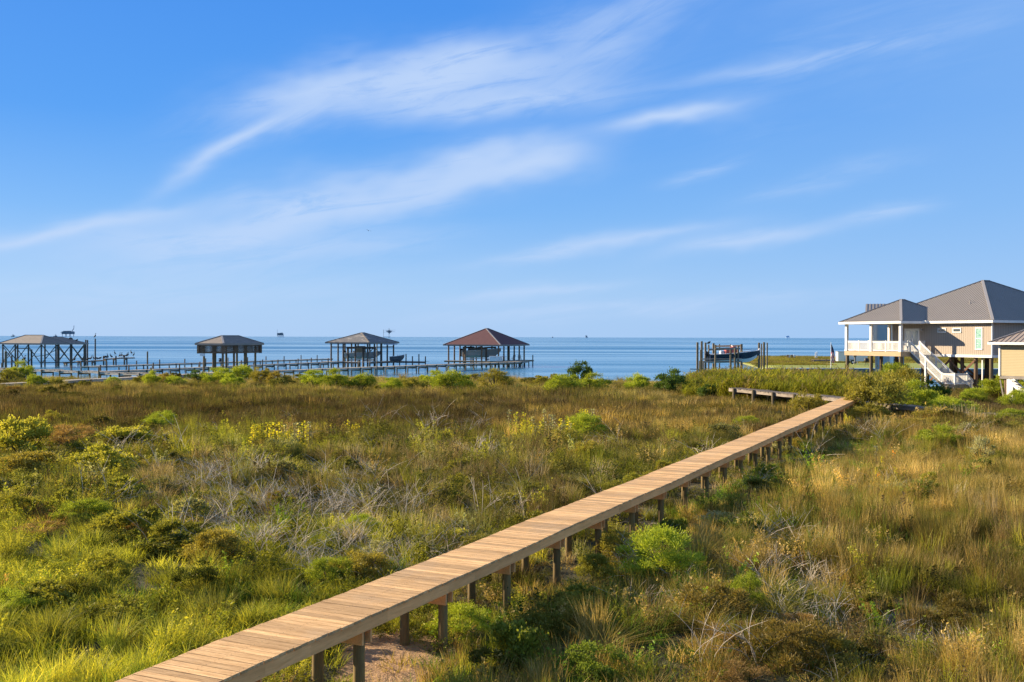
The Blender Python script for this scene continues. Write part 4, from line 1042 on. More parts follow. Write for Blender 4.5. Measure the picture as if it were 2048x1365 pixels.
# old wooden dock seen through the lift
# ------------------------------------------------------------------ far yard things
FZ = 163.0
p = P(1662, 735, FZ); p.z = .72
fl = empty('flagpole', p, 0, 'white flagpole with a limp striped flag at the edge of the far lawn', 'flagpole')
q = MB(); q.tube([(0, 0, -.3), (0, 0, P(1662, 685, FZ).z - .72)], [.07, .04], 10); q.build('pole', M['white'], fl)
m, t, bs = new_mat('flag_cloth'); v = obj_vec(t); s_ = t.n('ShaderNodeSeparateXYZ'); t.link(v, s_.inputs[0])
uu = t.m('ADD', s_.outputs[0], t.m('MULTIPLY', s_.outputs[2], -.35))
stripe = t.m('GREATER_THAN', t.m('FRACT', t.m('MULTIPLY', uu, 3.6)), .5)
c = t.mix(stripe, (.55, .03, .05), (.8, .78, .76)); can = t.m('GREATER_THAN', s_.outputs[2], 3.1)
vo = t.n('ShaderNodeTexVoronoi'); t.link(t.scl(v, (6, 6, 6)), vo.inputs['Vector'])
star = t.m('LESS_THAN', vo.outputs['Distance'], .16)
c = t.mix(can, c, t.mix(star, (.015, .02, .10), (.75, .75, .78))); t.link(c, bs.inputs['Base Color']); bs.inputs['Roughness'].default_value = .8
q = MB(); zt = P(1663, 688, FZ).z - .72; vs = []; fs = []
nz_ = 12
for i in range(nz_ + 1):
    u = i / nz_; wd_ = .12 + .38 * math.sin(min(1, u * 1.5) * math.pi * .6); z = zt - u * 2.9
    for k in range(7): vs.append((.05 + wd_ * k / 6 + .02 * math.sin(k * 2 + u * 3), .10 * math.sin(k * 1.9 + u * 2), z - .25 * k / 6))
for i in range(nz_):
    for k in range(6): fs.append((i * 7 + k, i * 7 + k + 1, (i + 1) * 7 + k + 1, (i + 1) * 7 + k))
q.add(vs, fs, .5, True); fo = q.build('flag', m, fl); so_ = fo.modifiers.new('thickness', 'SOLIDIFY'); so_.thickness = .01
for n_ in m.node_tree.nodes:
    if n_.type == 'MATH' and n_.operation == 'GREATER_THAN' and abs(n_.inputs[1].default_value - 3.1) < 1e-3: n_.inputs[1].default_value = zt - 1.35

# white trailer
p = P(1676, 733, 187); p.z = .75
tr = empty('utility_trailer', p, R(-8), 'pale enclosed box trailer parked on the far lawn behind the porch', 'trailer')
zt = P(1693, 704, 187).z - .75
q = MB(); q.b2(0, 5.2, 0, 2.4, .5, zt); q.build('body', M['whitewall'], tr, bevel=.06)
q = MB(); q.b2(-.1, 5.3, -.05, 2.45, zt + .002, zt + .08); q.build('roof_edge', M['alu'], tr)
for a in (1.7, 2.6):
    q = MB(); q.tube([(a, -.12, .38), (a, .12, .38)], .38, 16); wq = q.build('wheel', M['tile_blk'], tr)
    q = MB(); q.tube([(a, -.14, .38), (a, -.121, .38)], .2, 12); q.build('rim', M['alu'], wq)
q = MB(); q.beam((5.2, 1.2, .45), (6.6, 1.2, .4), .1, .12); q.build('tow_bar', M['black'], tr)
q = MB(); q.b2(1.2, 3.1, -.2, -.0, .82, .9); q.build('mudguard', M['alu'], tr)
# outboard stand & small fuel tank on the lawn, sign board, dark grill
p = P(1733, 726, 172); p.z = .75
r = empty('kettle_grill', p, 0, 'black kettle grill on a stand on the far lawn under the porch', 'grill')
q = MB(); q.tube([(0, 0, .7), (0, 0, .85), (0, 0, 1.15), (0, 0, 1.35), (0, 0, 1.42)], [.15, .38, .42, .3, .08], 12); q.build('kettle', M['black'], r)
for k in range(3):
    q = MB(); q.beam((.12 * math.cos(k * 2.1), .12 * math.sin(k * 2.1), .8), (.35 * math.cos(k * 2.1), .35 * math.sin(k * 2.1), 0), .04, .04); q.build('leg', M['black'], r)
p = P(1711, 727, 180); p.z = .75
r = empty('outboard_motor', p, R(30), 'grey outboard motor on a stand beside the box trailer', 'outboard motor')
outboard(r, .3, 0, 1.2, 1.6, M['canvas']); q = MB()
for sg in (-1, 1): q.beam((0, sg * .05, 1.5), (.1, sg * .5, 0), .06, .06)
q.build('stand', M['alu'], r)
for k, (px, yt, yb_) in enumerate(((1631, 706, 721), (1634, 705, 722))):
    pp = P(px, yb_, 215); o = MB().post(0, 0, 0, P(px, yt, 215).z - .7, .09, 8).tube([(0, 0, P(px, yt, 215).z - .71), (0, 0, P(px, yt, 215).z - .6)], [.11, .05], 8).build('marker_pole', M['white'], None, (pp.x, 215, .7))
    tag(o, ('left' if k == 0 else 'right') + ' one of two thin white poles standing on the grassy spit', 'pole', 'white poles on the spit')
# low dark dock on the far yard edge
pd = P(1570, 728, 190); pe = P(1672, 728, 190)
walkway('low_dock', 'low dark dock along the far side of the grassy spit', 'dock', (P(1625, 724, 200).x, 200), (P(1672, 724, 200).x, 200), 1.25, 1.25, 1.6, M['old_deck'], M['pile'], 2.2, .1)
for k, px in enumerate((1575.5, 1579, 1584, 1589)):
    pp = P(px, 718, 226); o = MB().post(0, 0, 0, P(px, 710 + (k % 2) * 1.5, 226).z - .6, .16, 8).box((0, 0, P(px, 711, 226).z - .55), (.34, .34, .12)).build('dock_post', M['white'] if k % 2 else M['pile'], None, (pp.x, 226, .6))
    tag(o, ('dark leftmost', 'white second', 'dark third', 'white rightmost')[k] + ' of the short dock posts at the tip of the grassy spit', 'post', 'short posts on the spit')

# ------------------------------------------------------------------ birds
def bird_mesh(kind):
    q = MB()
    if kind == 'stand':
        q.tube([(-.42, 0, .30), (-.25, 0, .38), (0, 0, .50), (.14, 0, .62), (.17, 0, .78), (.12, 0, .90), (.16, 0, 1.02), (.24, 0, 1.04), (.34, 0, .96), (.50, 0, .80)],
               [.03, .12, .19, .15, .07, .05, .06, .055, .025, .008], 8, sy=.8)
        for sy in (-.06, .06): q.tube([(0, sy, .36), (.02, sy, 0)], .018, 5)
    elif kind == 'hunch':
        q.tube([(-.46, 0, .22), (-.25, 0, .32), (0, 0, .40), (.2, 0, .46), (.28, 0, .56), (.24, 0, .64), (.30, 0, .68), (.36, 0, .62), (.42, 0, .42)],
               [.02, .13, .21, .17, .08, .06, .06, .03, .01], 8, sy=.8)
        for sy in (-.06, .06): q.tube([(0, sy, .25), (.02, sy, 0)], .018, 5)
    elif kind == 'tall':
        q.tube([(-.36, 0, .30), (-.2, 0, .42), (-.05, 0, .58), (.05, 0, .74), (.02, 0, .92), (-.02, 0, 1.06), (.05, 0, 1.18), (.14, 0, 1.17), (.30, 0, 1.10)],
               [.02, .10, .15, .11, .05, .04, .05, .03, .008], 8, sy=.8)
        for sy in (-.05, .05): q.tube([(-.05, sy, .45), (-.03, sy, 0)], .018, 5)
    else:
        q.tube([(-.34, 0, 0), (-.15, 0, .02), (.05, 0, .03), (.22, 0, .02), (.34, 0, .03), (.42, 0, .02)], [.02, .09, .11, .06, .05, .008], 8)
        for sg in (-1, 1):
            q.add([(.12, sg * .06, .05), (-.12, sg * .06, .04), (-.16, sg * .55, .20), (.10, sg * .5, .24), (-.22, sg * 1.05, .10), (-.04, sg * 1.05, .13)], [(0, 1, 2, 3), (3, 2, 4, 5)], .5, True)
    return q
protos = {}
def bird(kind, loc, rz, label, group, s=1.0):
    if kind not in protos:
        o = bird_mesh(kind).build('bird', M['bird']); protos[kind] = o
    else:
        o = protos[kind].copy(); COL.objects.link(o)
    o.location = loc; o.rotation_euler = (0, 0, rz); o.scale = (s, s, s); tag(o, label, 'bird', group)
    return o
BG = 'waterbirds perched on the broken pier'
kinds = ['stand', 'hunch', 'tall']; ordn = lambda i: ('%d%s' % (i + 1, {1: 'st', 2: 'nd', 3: 'rd'}.get((i + 1) % 10 if (i + 1) // 10 != 1 else 0, 'th')))
ords = ['first', 'second', 'third', 'fourth', 'fifth', 'sixth', 'seventh', 'eighth', 'ninth', 'tenth', 'eleventh', 'twelfth']
desc = {'stand': 'upright dark pelican', 'hunch': 'hunched dark waterbird', 'tall': 'slim upright dark cormorant'}
lo = [(148.5, 'stand'), (164.5, 'stand'), (168, 'stand'), (175, 'hunch'), (181, 'stand'), (186, 'tall'), (194, 'hunch'), (199.5, 'hunch')]
for i, (px, kd) in enumerate(lo):
    u = (px - 128) / (207 - 128); pt = P_A.lerp(P_B, u)
    bird(kd, (pt.x, pt.y, .5 + .45 * u + .03), random.choice([0, math.pi, .5, 2.6]), '%s, %s from left on the low half of the broken pier' % (desc[kd], ords[i]), BG, .85)
hi = [(207, 'hunch'), (211.5, 'hunch'), (214, 'tall'), (221.5, 'stand'), (228.5, 'tall'), (239, 'tall'), (242.5, 'tall'), (246, 'hunch'), (252.5, 'stand'), (256, 'tall'), (262.5, 'stand'), (268, 'tall')]
for i, (px, kd) in enumerate(hi):
    u = min(1, max(0.02, (px - 207) / (268 - 207))); pt = (P_B + Vector((.1, 0, 0))).lerp(P_C, u)
    bird(kd, (pt.x, pt.y, 1.12 + .3 * u + (.5 if px in (228.5, 262.5) else 0)), random.choice([0, math.pi, .5, 2.6]), '%s, %s from left on the broken pier\'s raised end' % (desc[kd], ords[i]), BG, .85)
bird('tall', (P(190.5, 678, 199).x, 199, P(190.5, 678, 199).z), .4, 'small dark bird perched on top of the slim piling', 'birds perched on posts and roofs', .9)
for i, (px, lab) in enumerate(((145, 'dark bird on the left boathouse roof edge, left of the pair'), (148.5, 'dark bird on the left boathouse roof edge, right of the pair'), (158.5, 'dark bird alone near the right end of the left boathouse roof'))):
    pp = P(px, 0, 188); lx = 0
    zz = P(px, (678.5, 679, 682)[i], 187).z
    bird('hunch', (pp.x * .998, 186.5, zz - .12), (0, 3, 0)[i], lab, 'birds perched on posts and roofs', .65)
bird('stand', (P(47, 730, 178).x, 178.2, .95), 0, 'large dark heron-like bird on the low beam under the left boathouse', 'birds perched on posts and roofs', 1.1)
bird('hunch', (P(1417.5, 690, LZ + 1).x, LZ + 1, P(1417.5, 690, LZ + 1).z), .4, 'dark bird sitting on a boat lift piling on the right', 'birds perched on posts and roofs', .7)
fb = bird('fly', P(736.5, 462, 90), R(200), 'small dark bird flying alone in the sky left of centre', 'birds in flight', .26)
fb.rotation_euler = (R(18), 0, R(75)); fb.location = P(736.5, 462, 90); fb['group'] = 'flying bird'
del fb['group']

# ------------------------------------------------------------------ rigs and ships on the horizon
def rig1(px, base_w, ytop, ybot, Z, label, crane=True):
    p = P(px, ybot, Z); p.z = 0; s = Z / F       # metres per photo pixel
    r = empty('oil_platform', p, R(-12), label, 'oil platform', 'oil platforms on the horizon')
    h = (hy(px) - ytop) * s + CAM_H; w_ = base_w * s
    for i in (-1, 0, 1):
        for j in (-1, 1):
            q = MB(); q.tube([(i * w_ * .38, j * w_ * .2, -5), (i * w_ * .36, j * w_ * .2, h * .45)], s * .55, 8); q.build('leg', M['rigpale'], r)
    q = MB(); q.b2(-w_ * .46, w_ * .46, -w_ * .25, w_ * .25, h * .40, h * .46); q.b2(-w_ * .5, w_ * .45, -w_ * .25, w_ * .25, h * .62, h * .70); q.build('platform_deck', M['steel'], r)
    q = MB(); rr = random.Random(int(px))
    for k in range(14):
        a = rr.uniform(-.42, .34) * w_; b = rr.uniform(.06, .16) * w_; q.b2(a, a + b, -w_ * .2 - k * .3, w_ * .2, h * .46, h * rr.uniform(.62, .92))
    q.build('modules', M['steel'], r)
    if crane:
        q = MB(); q.beam((w_ * .36, 0, h * .9), (w_ * .52, 0, h * 1.25), s * .9, s * .9); q.beam((w_ * .52, 0, h * 1.25), (w_ * .54, 0, h * 1.75), s * .7, s * .7); q.build('crane_boom', M['steel'], r)
    return r
rig1(136, 25, 661, 673, 8000, 'large oil platform with a raised crane boom above the left boathouse')
r = rig1(561, 13, 665, 673, 8200, 'small blocky oil platform on the horizon beyond the lattice boathouse', False)
q = MB(); q.tube([(-28, 0, 10), (-28, 0, 62)], 1.0, 6); q.build('mast', M['steel'], r)
# tripod platform with tree-like top
p = P(778, 675, 4200); p.z = 0; s = 4200 / F
r = empty('gas_platform', p, 0, 'skeletal well platform with tangled masts beyond the grey-roofed boathouse', 'oil platform', 'oil platforms on the horizon')
q = MB(); q.tube([(0, 0, -2), (0, 0, 20 * s)], s * .45, 8); q.tube([(-11 * s, 0, -2), (-11 * s, 0, 17 * s)], s * .35, 6); q.build('mast', M['steel'], r)
q = MB(); rr = random.Random(5)
for k in range(16):
    a = rr.uniform(-1, 1); q.beam((0, rr.uniform(-3, 3), (8 + rr.uniform(0, 3)) * s), (a * 7 * s, rr.uniform(-6, 6), (12 + rr.uniform(0, 5)) * s), s * .55, s * .55)
q.beam((-12 * s, 0, 12 * s), (12 * s, 0, 13 * s), s * .35, s * .35); q.beam((-12 * s, 0, 16 * s), (13 * s, 2, 16.2 * s), s * .25, s * .25)
for k in range(8): q.b2(rr.uniform(-5, 3) * s, rr.uniform(3.2, 6) * s * .8, -4, 4, (11.5 + k * .45) * s, (12.1 + k * .45) * s)
q.build('gantry', M['steel'], r)
q = MB(); q.b2(-11 * s, 3 * s, -8, 8, 2.3 * s, 3.0 * s); q.build('lower_deck', M['rigpale'], r)
p = P(1173, 675, 9000); p.z = 0
rig1(1173, 4.5, 670.5, 675, 9000, 'tiny pale platform on the horizon right of the red-roofed boathouse', False)
_fr = rig1(1575, 8, 671, 676, 12000, 'faint pale double platform on the horizon above the far lawn', False)
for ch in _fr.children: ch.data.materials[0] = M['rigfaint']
rig1(1105, 2.2, 673.5, 675, 9000, 'tiniest speck-like platform on the horizon right of the red roof', False)
def ship(px, Z, w_px, label):
    p = P(px, 672, Z); p.z = 0; s = Z / F; w_ = w_px * s
    r = empty('shrimp_boat', p, 0, label, 'ship', 'ships on the horizon')
    rows = hull_mesh(w_, w_ * .3, 1.3 * s, .8 * s); q = MB(); add_hull(q, [[(a[0] - w_ / 2, a[1], a[2] - .2) for a in r_] for r_ in rows]); q.build('hull', M['steel'], r)
    q = MB(); q.b2(-w_ * .1, w_ * .2, -w_ * .1, w_ * .1, 1.2 * s, 3.0 * s); q.build('cabin', M['steel'], r)
    q = MB(); q.tube([(0, 0, 3 * s), (0, 0, 5.5 * s)], .22 * s, 6); q.beam((0, 0, 5.2 * s), (-w_ * .45, 0, 1.6 * s), .2 * s, .2 * s); q.beam((0, 0, 5.2 * s), (w_ * .45, 0, 1.8 * s), .2 * s, .2 * s); q.build('rigging', M['steel'], r)
ship(26, 6500, 8, 'small fishing boat on the horizon at the far left edge')
ship(111, 6500, 8, 'small fishing boat on the horizon left of the crane platform')

# ------------------------------------------------------------------ driftwood
p = G(905, 757, .1)
r = empty('driftwood_pile', (-.0585 * 123.5, 123.5, .12), 0, 'heap of bleached driftwood branches at the water edge', 'driftwood')
q = MB()
for k in range(46):
    a = random.uniform(-2.6, 2.6); hgt_ = max(.1, .75 - abs(a) * .22)
    st_ = Vector((a, random.uniform(-.8, .8), random.uniform(-.2, hgt_ * .6))); an = random.uniform(0, 6.28); ln = random.uniform(.5, 1.7)
    en = st_ + Vector((math.cos(an) * ln, math.sin(an) * ln * .6, random.uniform(-.1, .55) * ln)); md = st_.lerp(en, .5) + Vector((0, 0, random.uniform(-.08, .12)))
    q.tube([st_, md, en], [random.uniform(.03, .08), .035, .012], 6)
q.tube([(-5.5, .4, .05), (-3.8, .2, .12), (-2.3, .1, .08)], [.03, .06, .05], 6); q.tube([(2.4, .1, .1), (4.6, .3, .16), (6.4, .1, .03)], [.07, .05, .02], 6)
q.build('branches', M['drift'], r)
#VEG
# ------------------------------------------------------------------ vegetation: source clumps (numpy meshes)
def leafmesh(name, V, Fq, rnd, hgt, mat):
    """V (n,3); Fq list of arrays of faces (k,4) or (k,3); rnd per face in the same order; hgt per vertex"""
    me = bpy.data.meshes.new(name); me.vertices.add(len(V)); me.vertices.foreach_set('co', V.astype(np.float32).ravel())
    tot = np.concatenate([f.ravel() for f in Fq]); sizes = np.concatenate([np.full(len(f), f.shape[1]) for f in Fq])
    me.loops.add(len(tot)); me.loops.foreach_set('vertex_index', tot.astype(np.int32))
    me.polygons.add(len(sizes)); me.polygons.foreach_set('loop_start', np.concatenate([[0], np.cumsum(sizes)[:-1]]).astype(np.int32))
    me.update(calc_edges=True)
    at = me.attributes.new('rnd', 'FLOAT', 'FACE'); at.data.foreach_set('value', rnd.astype(np.float32))
    ah = me.attributes.new('hgt', 'FLOAT', 'POINT'); ah.data.foreach_set('value', hgt.astype(np.float32))
    me.materials.append(mat); return me

def blades(name, n, h, spread, lean, width, mat, hvar=.4, segs=3, seed=0, wind=(.0, .0), bend=1.0):
    g = np.random.default_rng(seed)
    a = g.uniform(0, 2 * np.pi, n); r = spread * np.sqrt(g.uniform(0, 1, n))
    bx, by = r * np.cos(a), r * np.sin(a)
    hh = h * (1 - hvar * g.uniform(0, 1, n)); az_ = a + g.normal(0, .9, n); ln = lean * g.uniform(.2, 1.4, n)
    dx_ = np.cos(az_) * ln + wind[0]; dy_ = np.sin(az_) * ln + wind[1]
    fa = g.uniform(0, np.pi, n); wx, wy = np.cos(fa) * width / 2, np.sin(fa) * width / 2
    V = []; H = []
    for k in range(segs):
        t_ = k / segs; cx, cy = bx + dx_ * hh * t_ ** (1 + bend), by + dy_ * hh * t_ ** (1 + bend)
        cz = hh * (t_ - .28 * np.minimum(ln, 1.6) * t_ ** 2); ww = (1 - t_) ** .5
        V += [np.stack([cx - wx * ww, cy - wy * ww, cz], 1), np.stack([cx + wx * ww, cy + wy * ww, cz], 1)]; H += [np.full(n, t_)] * 2
    V.append(np.stack([bx + dx_ * hh, by + dy_ * hh, hh * (1 - .28 * np.minimum(ln, 1.6))], 1)); H.append(np.ones(n))
    V = np.concatenate(V); H = np.concatenate(H); i = np.arange(n); F4 = []
    for k in range(segs - 1): F4.append(np.stack([i + 2 * k * n, i + (2 * k + 1) * n, i + (2 * k + 3) * n, i + (2 * k + 2) * n], 1))
    k = segs - 1; F3 = np.stack([i + 2 * k * n, i + (2 * k + 1) * n, i + (2 * k + 2) * n], 1)
    rb = g.uniform(0, 1, n); F4c = np.concatenate(F4)
    return leafmesh(name, V, [F4c, F3], np.concatenate([np.tile(rb, segs - 1), rb]), H, mat)

def leaves_at(pts, size, g, up=.3, aspect=.45, dirs=None):
    """one pointed leaf (two triangles as a quad) at each point"""
    n = len(pts)
    d = g.normal(0, 1, (n, 3)); d[:, 2] = np.abs(d[:, 2]) * .6 + up
    if dirs is not None: d = d * .6 + dirs * 1.2
    d /= np.linalg.norm(d, axis=1)[:, None]
    s_ = np.cross(d, g.normal(0, 1, (n, 3))); s_ /= np.linalg.norm(s_, axis=1)[:, None] + 1e-9
    L = size * g.uniform(.6, 1.3, n)[:, None]
    a = pts; b = pts + d * L * .5 + s_ * L * aspect / 2; c = pts + d * L; e = pts + d * L * .5 - s_ * L * aspect / 2
    V = np.concatenate([a, b, c, e]); i = np.arange(n)
    return V, np.stack([i, i + n, i + 2 * n, i + 3 * n], 1)

def forb(name, nst, h, spread, leafsize, per, mat, seed, lean=.5, top_only=0.0, up=.25, aspect=.45):
    g = np.random.default_rng(seed); P_ = []; D = []
    a = g.uniform(0, 6.28, nst); r = spread * np.sqrt(g.uniform(0, 1, nst)); ln = lean * g.uniform(.2, 1.2, nst)
    hh = h * g.uniform(.55, 1, nst); stem_pts = []
    for k in range(nst):
        t_ = top_only + (1 - top_only) * g.uniform(0, 1, per) ** .8; aa = a[k] + g.normal(0, .5)
        base_ = np.array([r[k] * np.cos(a[k]), r[k] * np.sin(a[k]), 0])
        pos = base_ + np.stack([np.cos(aa) * ln[k] * hh[k] * t_ ** 1.7, np.sin(aa) * ln[k] * hh[k] * t_ ** 1.7, hh[k] * (t_ - .2 * ln[k] * t_ ** 2)], 1)
        P_.append(pos + g.normal(0, .012, (per, 3)))
    P_ = np.concatenate(P_); V, Fc = leaves_at(P_, leafsize, g, up, aspect)
    H = np.clip(V[:, 2] / h, 0, 1)
    # thin stems
    sv = []; sf = []; o = len(V)
    for k in range(nst):
        b0 = np.array([r[k] * np.cos(a[k]), r[k] * np.sin(a[k]), 0]); tp = b0 + np.array([np.cos(a[k]) * ln[k] * hh[k] * .8, np.sin(a[k]) * ln[k] * hh[k] * .8, hh[k] * .85])
        md = (b0 + tp) / 2 - np.array([np.cos(a[k]), np.sin(a[k]), 0]) * ln[k] * hh[k] * .12; w_ = .004
        sv += [b0 + [w_, 0, 0], b0 - [w_, 0, 0], md + [w_, 0, 0], md - [w_, 0, 0], tp + [w_ / 2, 0, 0], tp - [w_ / 2, 0, 0]]
        q0 = o + 6 * k; sf += [[q0, q0 + 1, q0 + 3, q0 + 2], [q0 + 2, q0 + 3, q0 + 5, q0 + 4]]
    V = np.concatenate([V, np.array(sv)]); H = np.concatenate([H, np.clip(np.array(sv)[:, 2] / h, 0, 1) * .5])
    Fa = np.concatenate([Fc, np.array(sf)])
    return leafmesh(name, V, [Fa], np.concatenate([g.uniform(0, 1, len(Fc)), np.full(len(sf), .2)]), H, mat)

def src_collection(name, meshes):
    c = bpy.data.collections.new(name)
    for i, me in enumerate(meshes):
        o = bpy.data.objects.new('%s_%02d' % (name, i), me); c.objects.link(o)
    return c

_gn_cache = {}
def scatter(name, pts, idx, scl_, rot, tint, coll, kind='stuff', label=None, cat=None):
    me = bpy.data.meshes.new(name); n = len(pts); me.vertices.add(n); me.vertices.foreach_set('co', pts.astype(np.float32).ravel())
    for nm, ty, dat, key in (('sidx', 'INT', idx.astype(np.int32), 'value'), ('sscl', 'FLOAT_VECTOR', scl_.astype(np.float32).ravel(), 'vector'),
                             ('srot', 'FLOAT_VECTOR', rot.astype(np.float32).ravel(), 'vector'), ('tint', 'FLOAT_VECTOR', tint.astype(np.float32).ravel(), 'vector')):
        at = me.attributes.new(nm, ty, 'POINT'); at.data.foreach_set(key, dat)
    o = bpy.data.objects.new(name, me); COL.objects.link(o); o['kind'] = kind
    ng = bpy.data.node_groups.new(name + '_nodes', 'GeometryNodeTree'); ng.interface.new_socket('Geometry', in_out='INPUT', socket_type='NodeSocketGeometry'); ng.interface.new_socket('Geometry', in_out='OUTPUT', socket_type='NodeSocketGeometry')
    N = ng.nodes; Lk = ng.links; gi = N.new('NodeGroupInput'); go = N.new('NodeGroupOutput')
    ip = N.new('GeometryNodeInstanceOnPoints'); ci = N.new('GeometryNodeCollectionInfo'); ci.inputs['Collection'].default_value = coll
    ci.inputs['Separate Children'].default_value = True; ci.inputs['Reset Children'].default_value = True
    Lk.new(gi.outputs[0], ip.inputs['Points']); Lk.new(ci.outputs[0], ip.inputs['Instance']); ip.inputs['Pick Instance'].default_value = True
    for nm, ty, sock in (('sidx', 'INT', 'Instance Index'), ('sscl', 'FLOAT_VECTOR', 'Scale'), ('srot', 'FLOAT_VECTOR', 'Rotation')):
        na = N.new('GeometryNodeInputNamedAttribute'); na.data_type = ty; na.inputs['Name'].default_value = nm
        src = na.outputs['Attribute']
        if nm == 'srot':
            er = N.new('FunctionNodeEulerToRotation'); Lk.new(src, er.inputs[0]); src = er.outputs[0]
        Lk.new(src, ip.inputs[sock])
    Lk.new(ip.outputs[0], go.inputs[0])
    md = o.modifiers.new('scatter', 'NODES'); md.node_group = ng
    return o

vm, lm = M['veg'], M['leaf']
NEAR = src_collection('near_clumps', [
    blades('a0', 90, .80, .20, .22, .0085, vm, .5, 3, 1, (.06, -.02)), blades('a1', 80, .72, .24, .34, .0085, vm, .5, 3, 2, (.10, .0)),      # 0,1 rush
    blades('a2', 70, .46, .22, .55, .012, vm, .5, 3, 3), blades('a3', 80, .55, .25, .7, .011, vm, .5, 3, 4, (.1, 0)),                            # 2,3 grass
    blades('a4', 55, .62, .28, 1.25, .007, vm, .6, 4, 5, (.2, 0)), blades('a5', 45, .85, .3, .9, .006, vm, .6, 4, 6, (.15, .1)),                 # 4,5 straw
    forb('a6', 12, .60, .22, .045, 34, lm, 7), forb('a7', 16, .45, .28, .038, 30, lm, 8, .8), forb('a8', 9, .85, .14, .05, 40, lm, 9, .3),        # 6,7,8 forbs
    forb('a9', 30, .34, .34, .035, 22, lm, 10, 1.1, .3),                                                                                        # 9 cover
])
FARC = src_collection('far_clumps', [
    blades('b0', 80, .85, .55, .20, .022, vm, .5, 2, 21, (.05, 0)), blades('b1', 80, .75, .6, .3, .022, vm, .5, 2, 22, (.08, 0)),
    blades('b2', 80, .50, .6, .5, .03, vm, .5, 2, 23), blades('b3', 70, .6, .5, .9, .02, vm, .5, 3, 24),
    forb('b4', 16, .65, .5, .10, 16, lm, 25), forb('b5', 22, .45, .6, .09, 14, lm, 26, .8)])

def in_sand(X, Y):
    return ((X - SAND[0]) / .85) ** 2 + ((Y - SAND[1]) / 1.9) ** 2 < .8 + .9 * (fbm(X, Y, 1.0, 77) - .5)
def bw_dist(X, Y):
    u = (X - BW0.x) * BWD.x + (Y - BW0.y) * BWD.y; v = -(X - BW0.x) * BWD.y + (Y - BW0.y) * BWD.x
    return np.where((u > -9.5) & (u < L_), v, 99.0)          # + = left of the boardwalk
def toloc(X, Y, o, rz):
    c, s_ = math.cos(rz), math.sin(rz); dx_, dy_ = X - o.x, Y - o.y; return c * dx_ + s_ * dy_, -s_ * dx_ + c * dy_
def houses(X, Y):
    a, b = toloc(X, Y, HC, HROT); m1 = (a > -14.5) & (a < 1.0) & (b > -3.3) & (b < 13)
    m1 |= (a > -8) & (a < .5) & (b > -5) & (b < -2.5) & (a > -3.6)
    return m1
def sample(density, y0, y1, seed):
    """points in the wedge in front of the camera, density per square metre"""
    g = np.random.default_rng(seed); xm = y1 * .62 + 8
    n = int(density * (2 * xm) * (y1 - y0)); X = g.uniform(-xm, xm, n); Y = g.uniform(y0, y1, n)
    k = np.abs(X) < Y * .60 + 4; return X[k], Y[k], g
def pal(cols, n, g, noise):
    cols = np.array(cols); i = np.clip((noise * len(cols)).astype(int), 0, len(cols) - 1); return cols[i]

PAL = {
 'brown': [(.085, .061, .036), (.11, .079, .044), (.07, .053, .029), (.15, .112, .06)],
 'olive': [(.085, .085, .024), (.115, .11, .03), (.06, .062, .019), (.17, .155, .042)],
 'gold': [(.30, .215, .08), (.25, .18, .06), (.39, .29, .12), (.18, .14, .042)],
 'green': [(.12, .13, .022), (.175, .185, .028), (.075, .088, .017), (.25, .245, .036)],
 'lush': [(.09, .16, .02), (.13, .205, .025), (.05, .10, .016), (.19, .26, .032)],
 'yell': [(.29, .29, .035), (.23, .245, .03), (.38, .36, .045), (.17, .19, .024)],
 'straw': [(.33, .26, .17), (.27, .21, .13), (.40, .33, .24), (.23, .17, .095)],
 'rust': [(.24, .13, .05), (.20, .11, .04), (.30, .18, .065), (.17, .10, .04)],
 'tan': [(.26, .205, .09), (.21, .175, .065), (.31, .25, .12), (.18, .17, .05)],
 'dim': [(.08, .09, .03), (.10, .10, .035), (.06, .07, .022), (.13, .125, .045)],
 'pale': [(.24, .25, .12), (.30, .30, .16), (.19, .20, .085), (.27, .24, .15)]}
PK = list(PAL); PA = np.array([PAL[k] for k in PK])
def blob(px, py, cx, cy, rx, ry): return np.exp(-(((px - cx) / rx) ** 2 + ((py - cy) / ry) ** 2) ** 1.4)

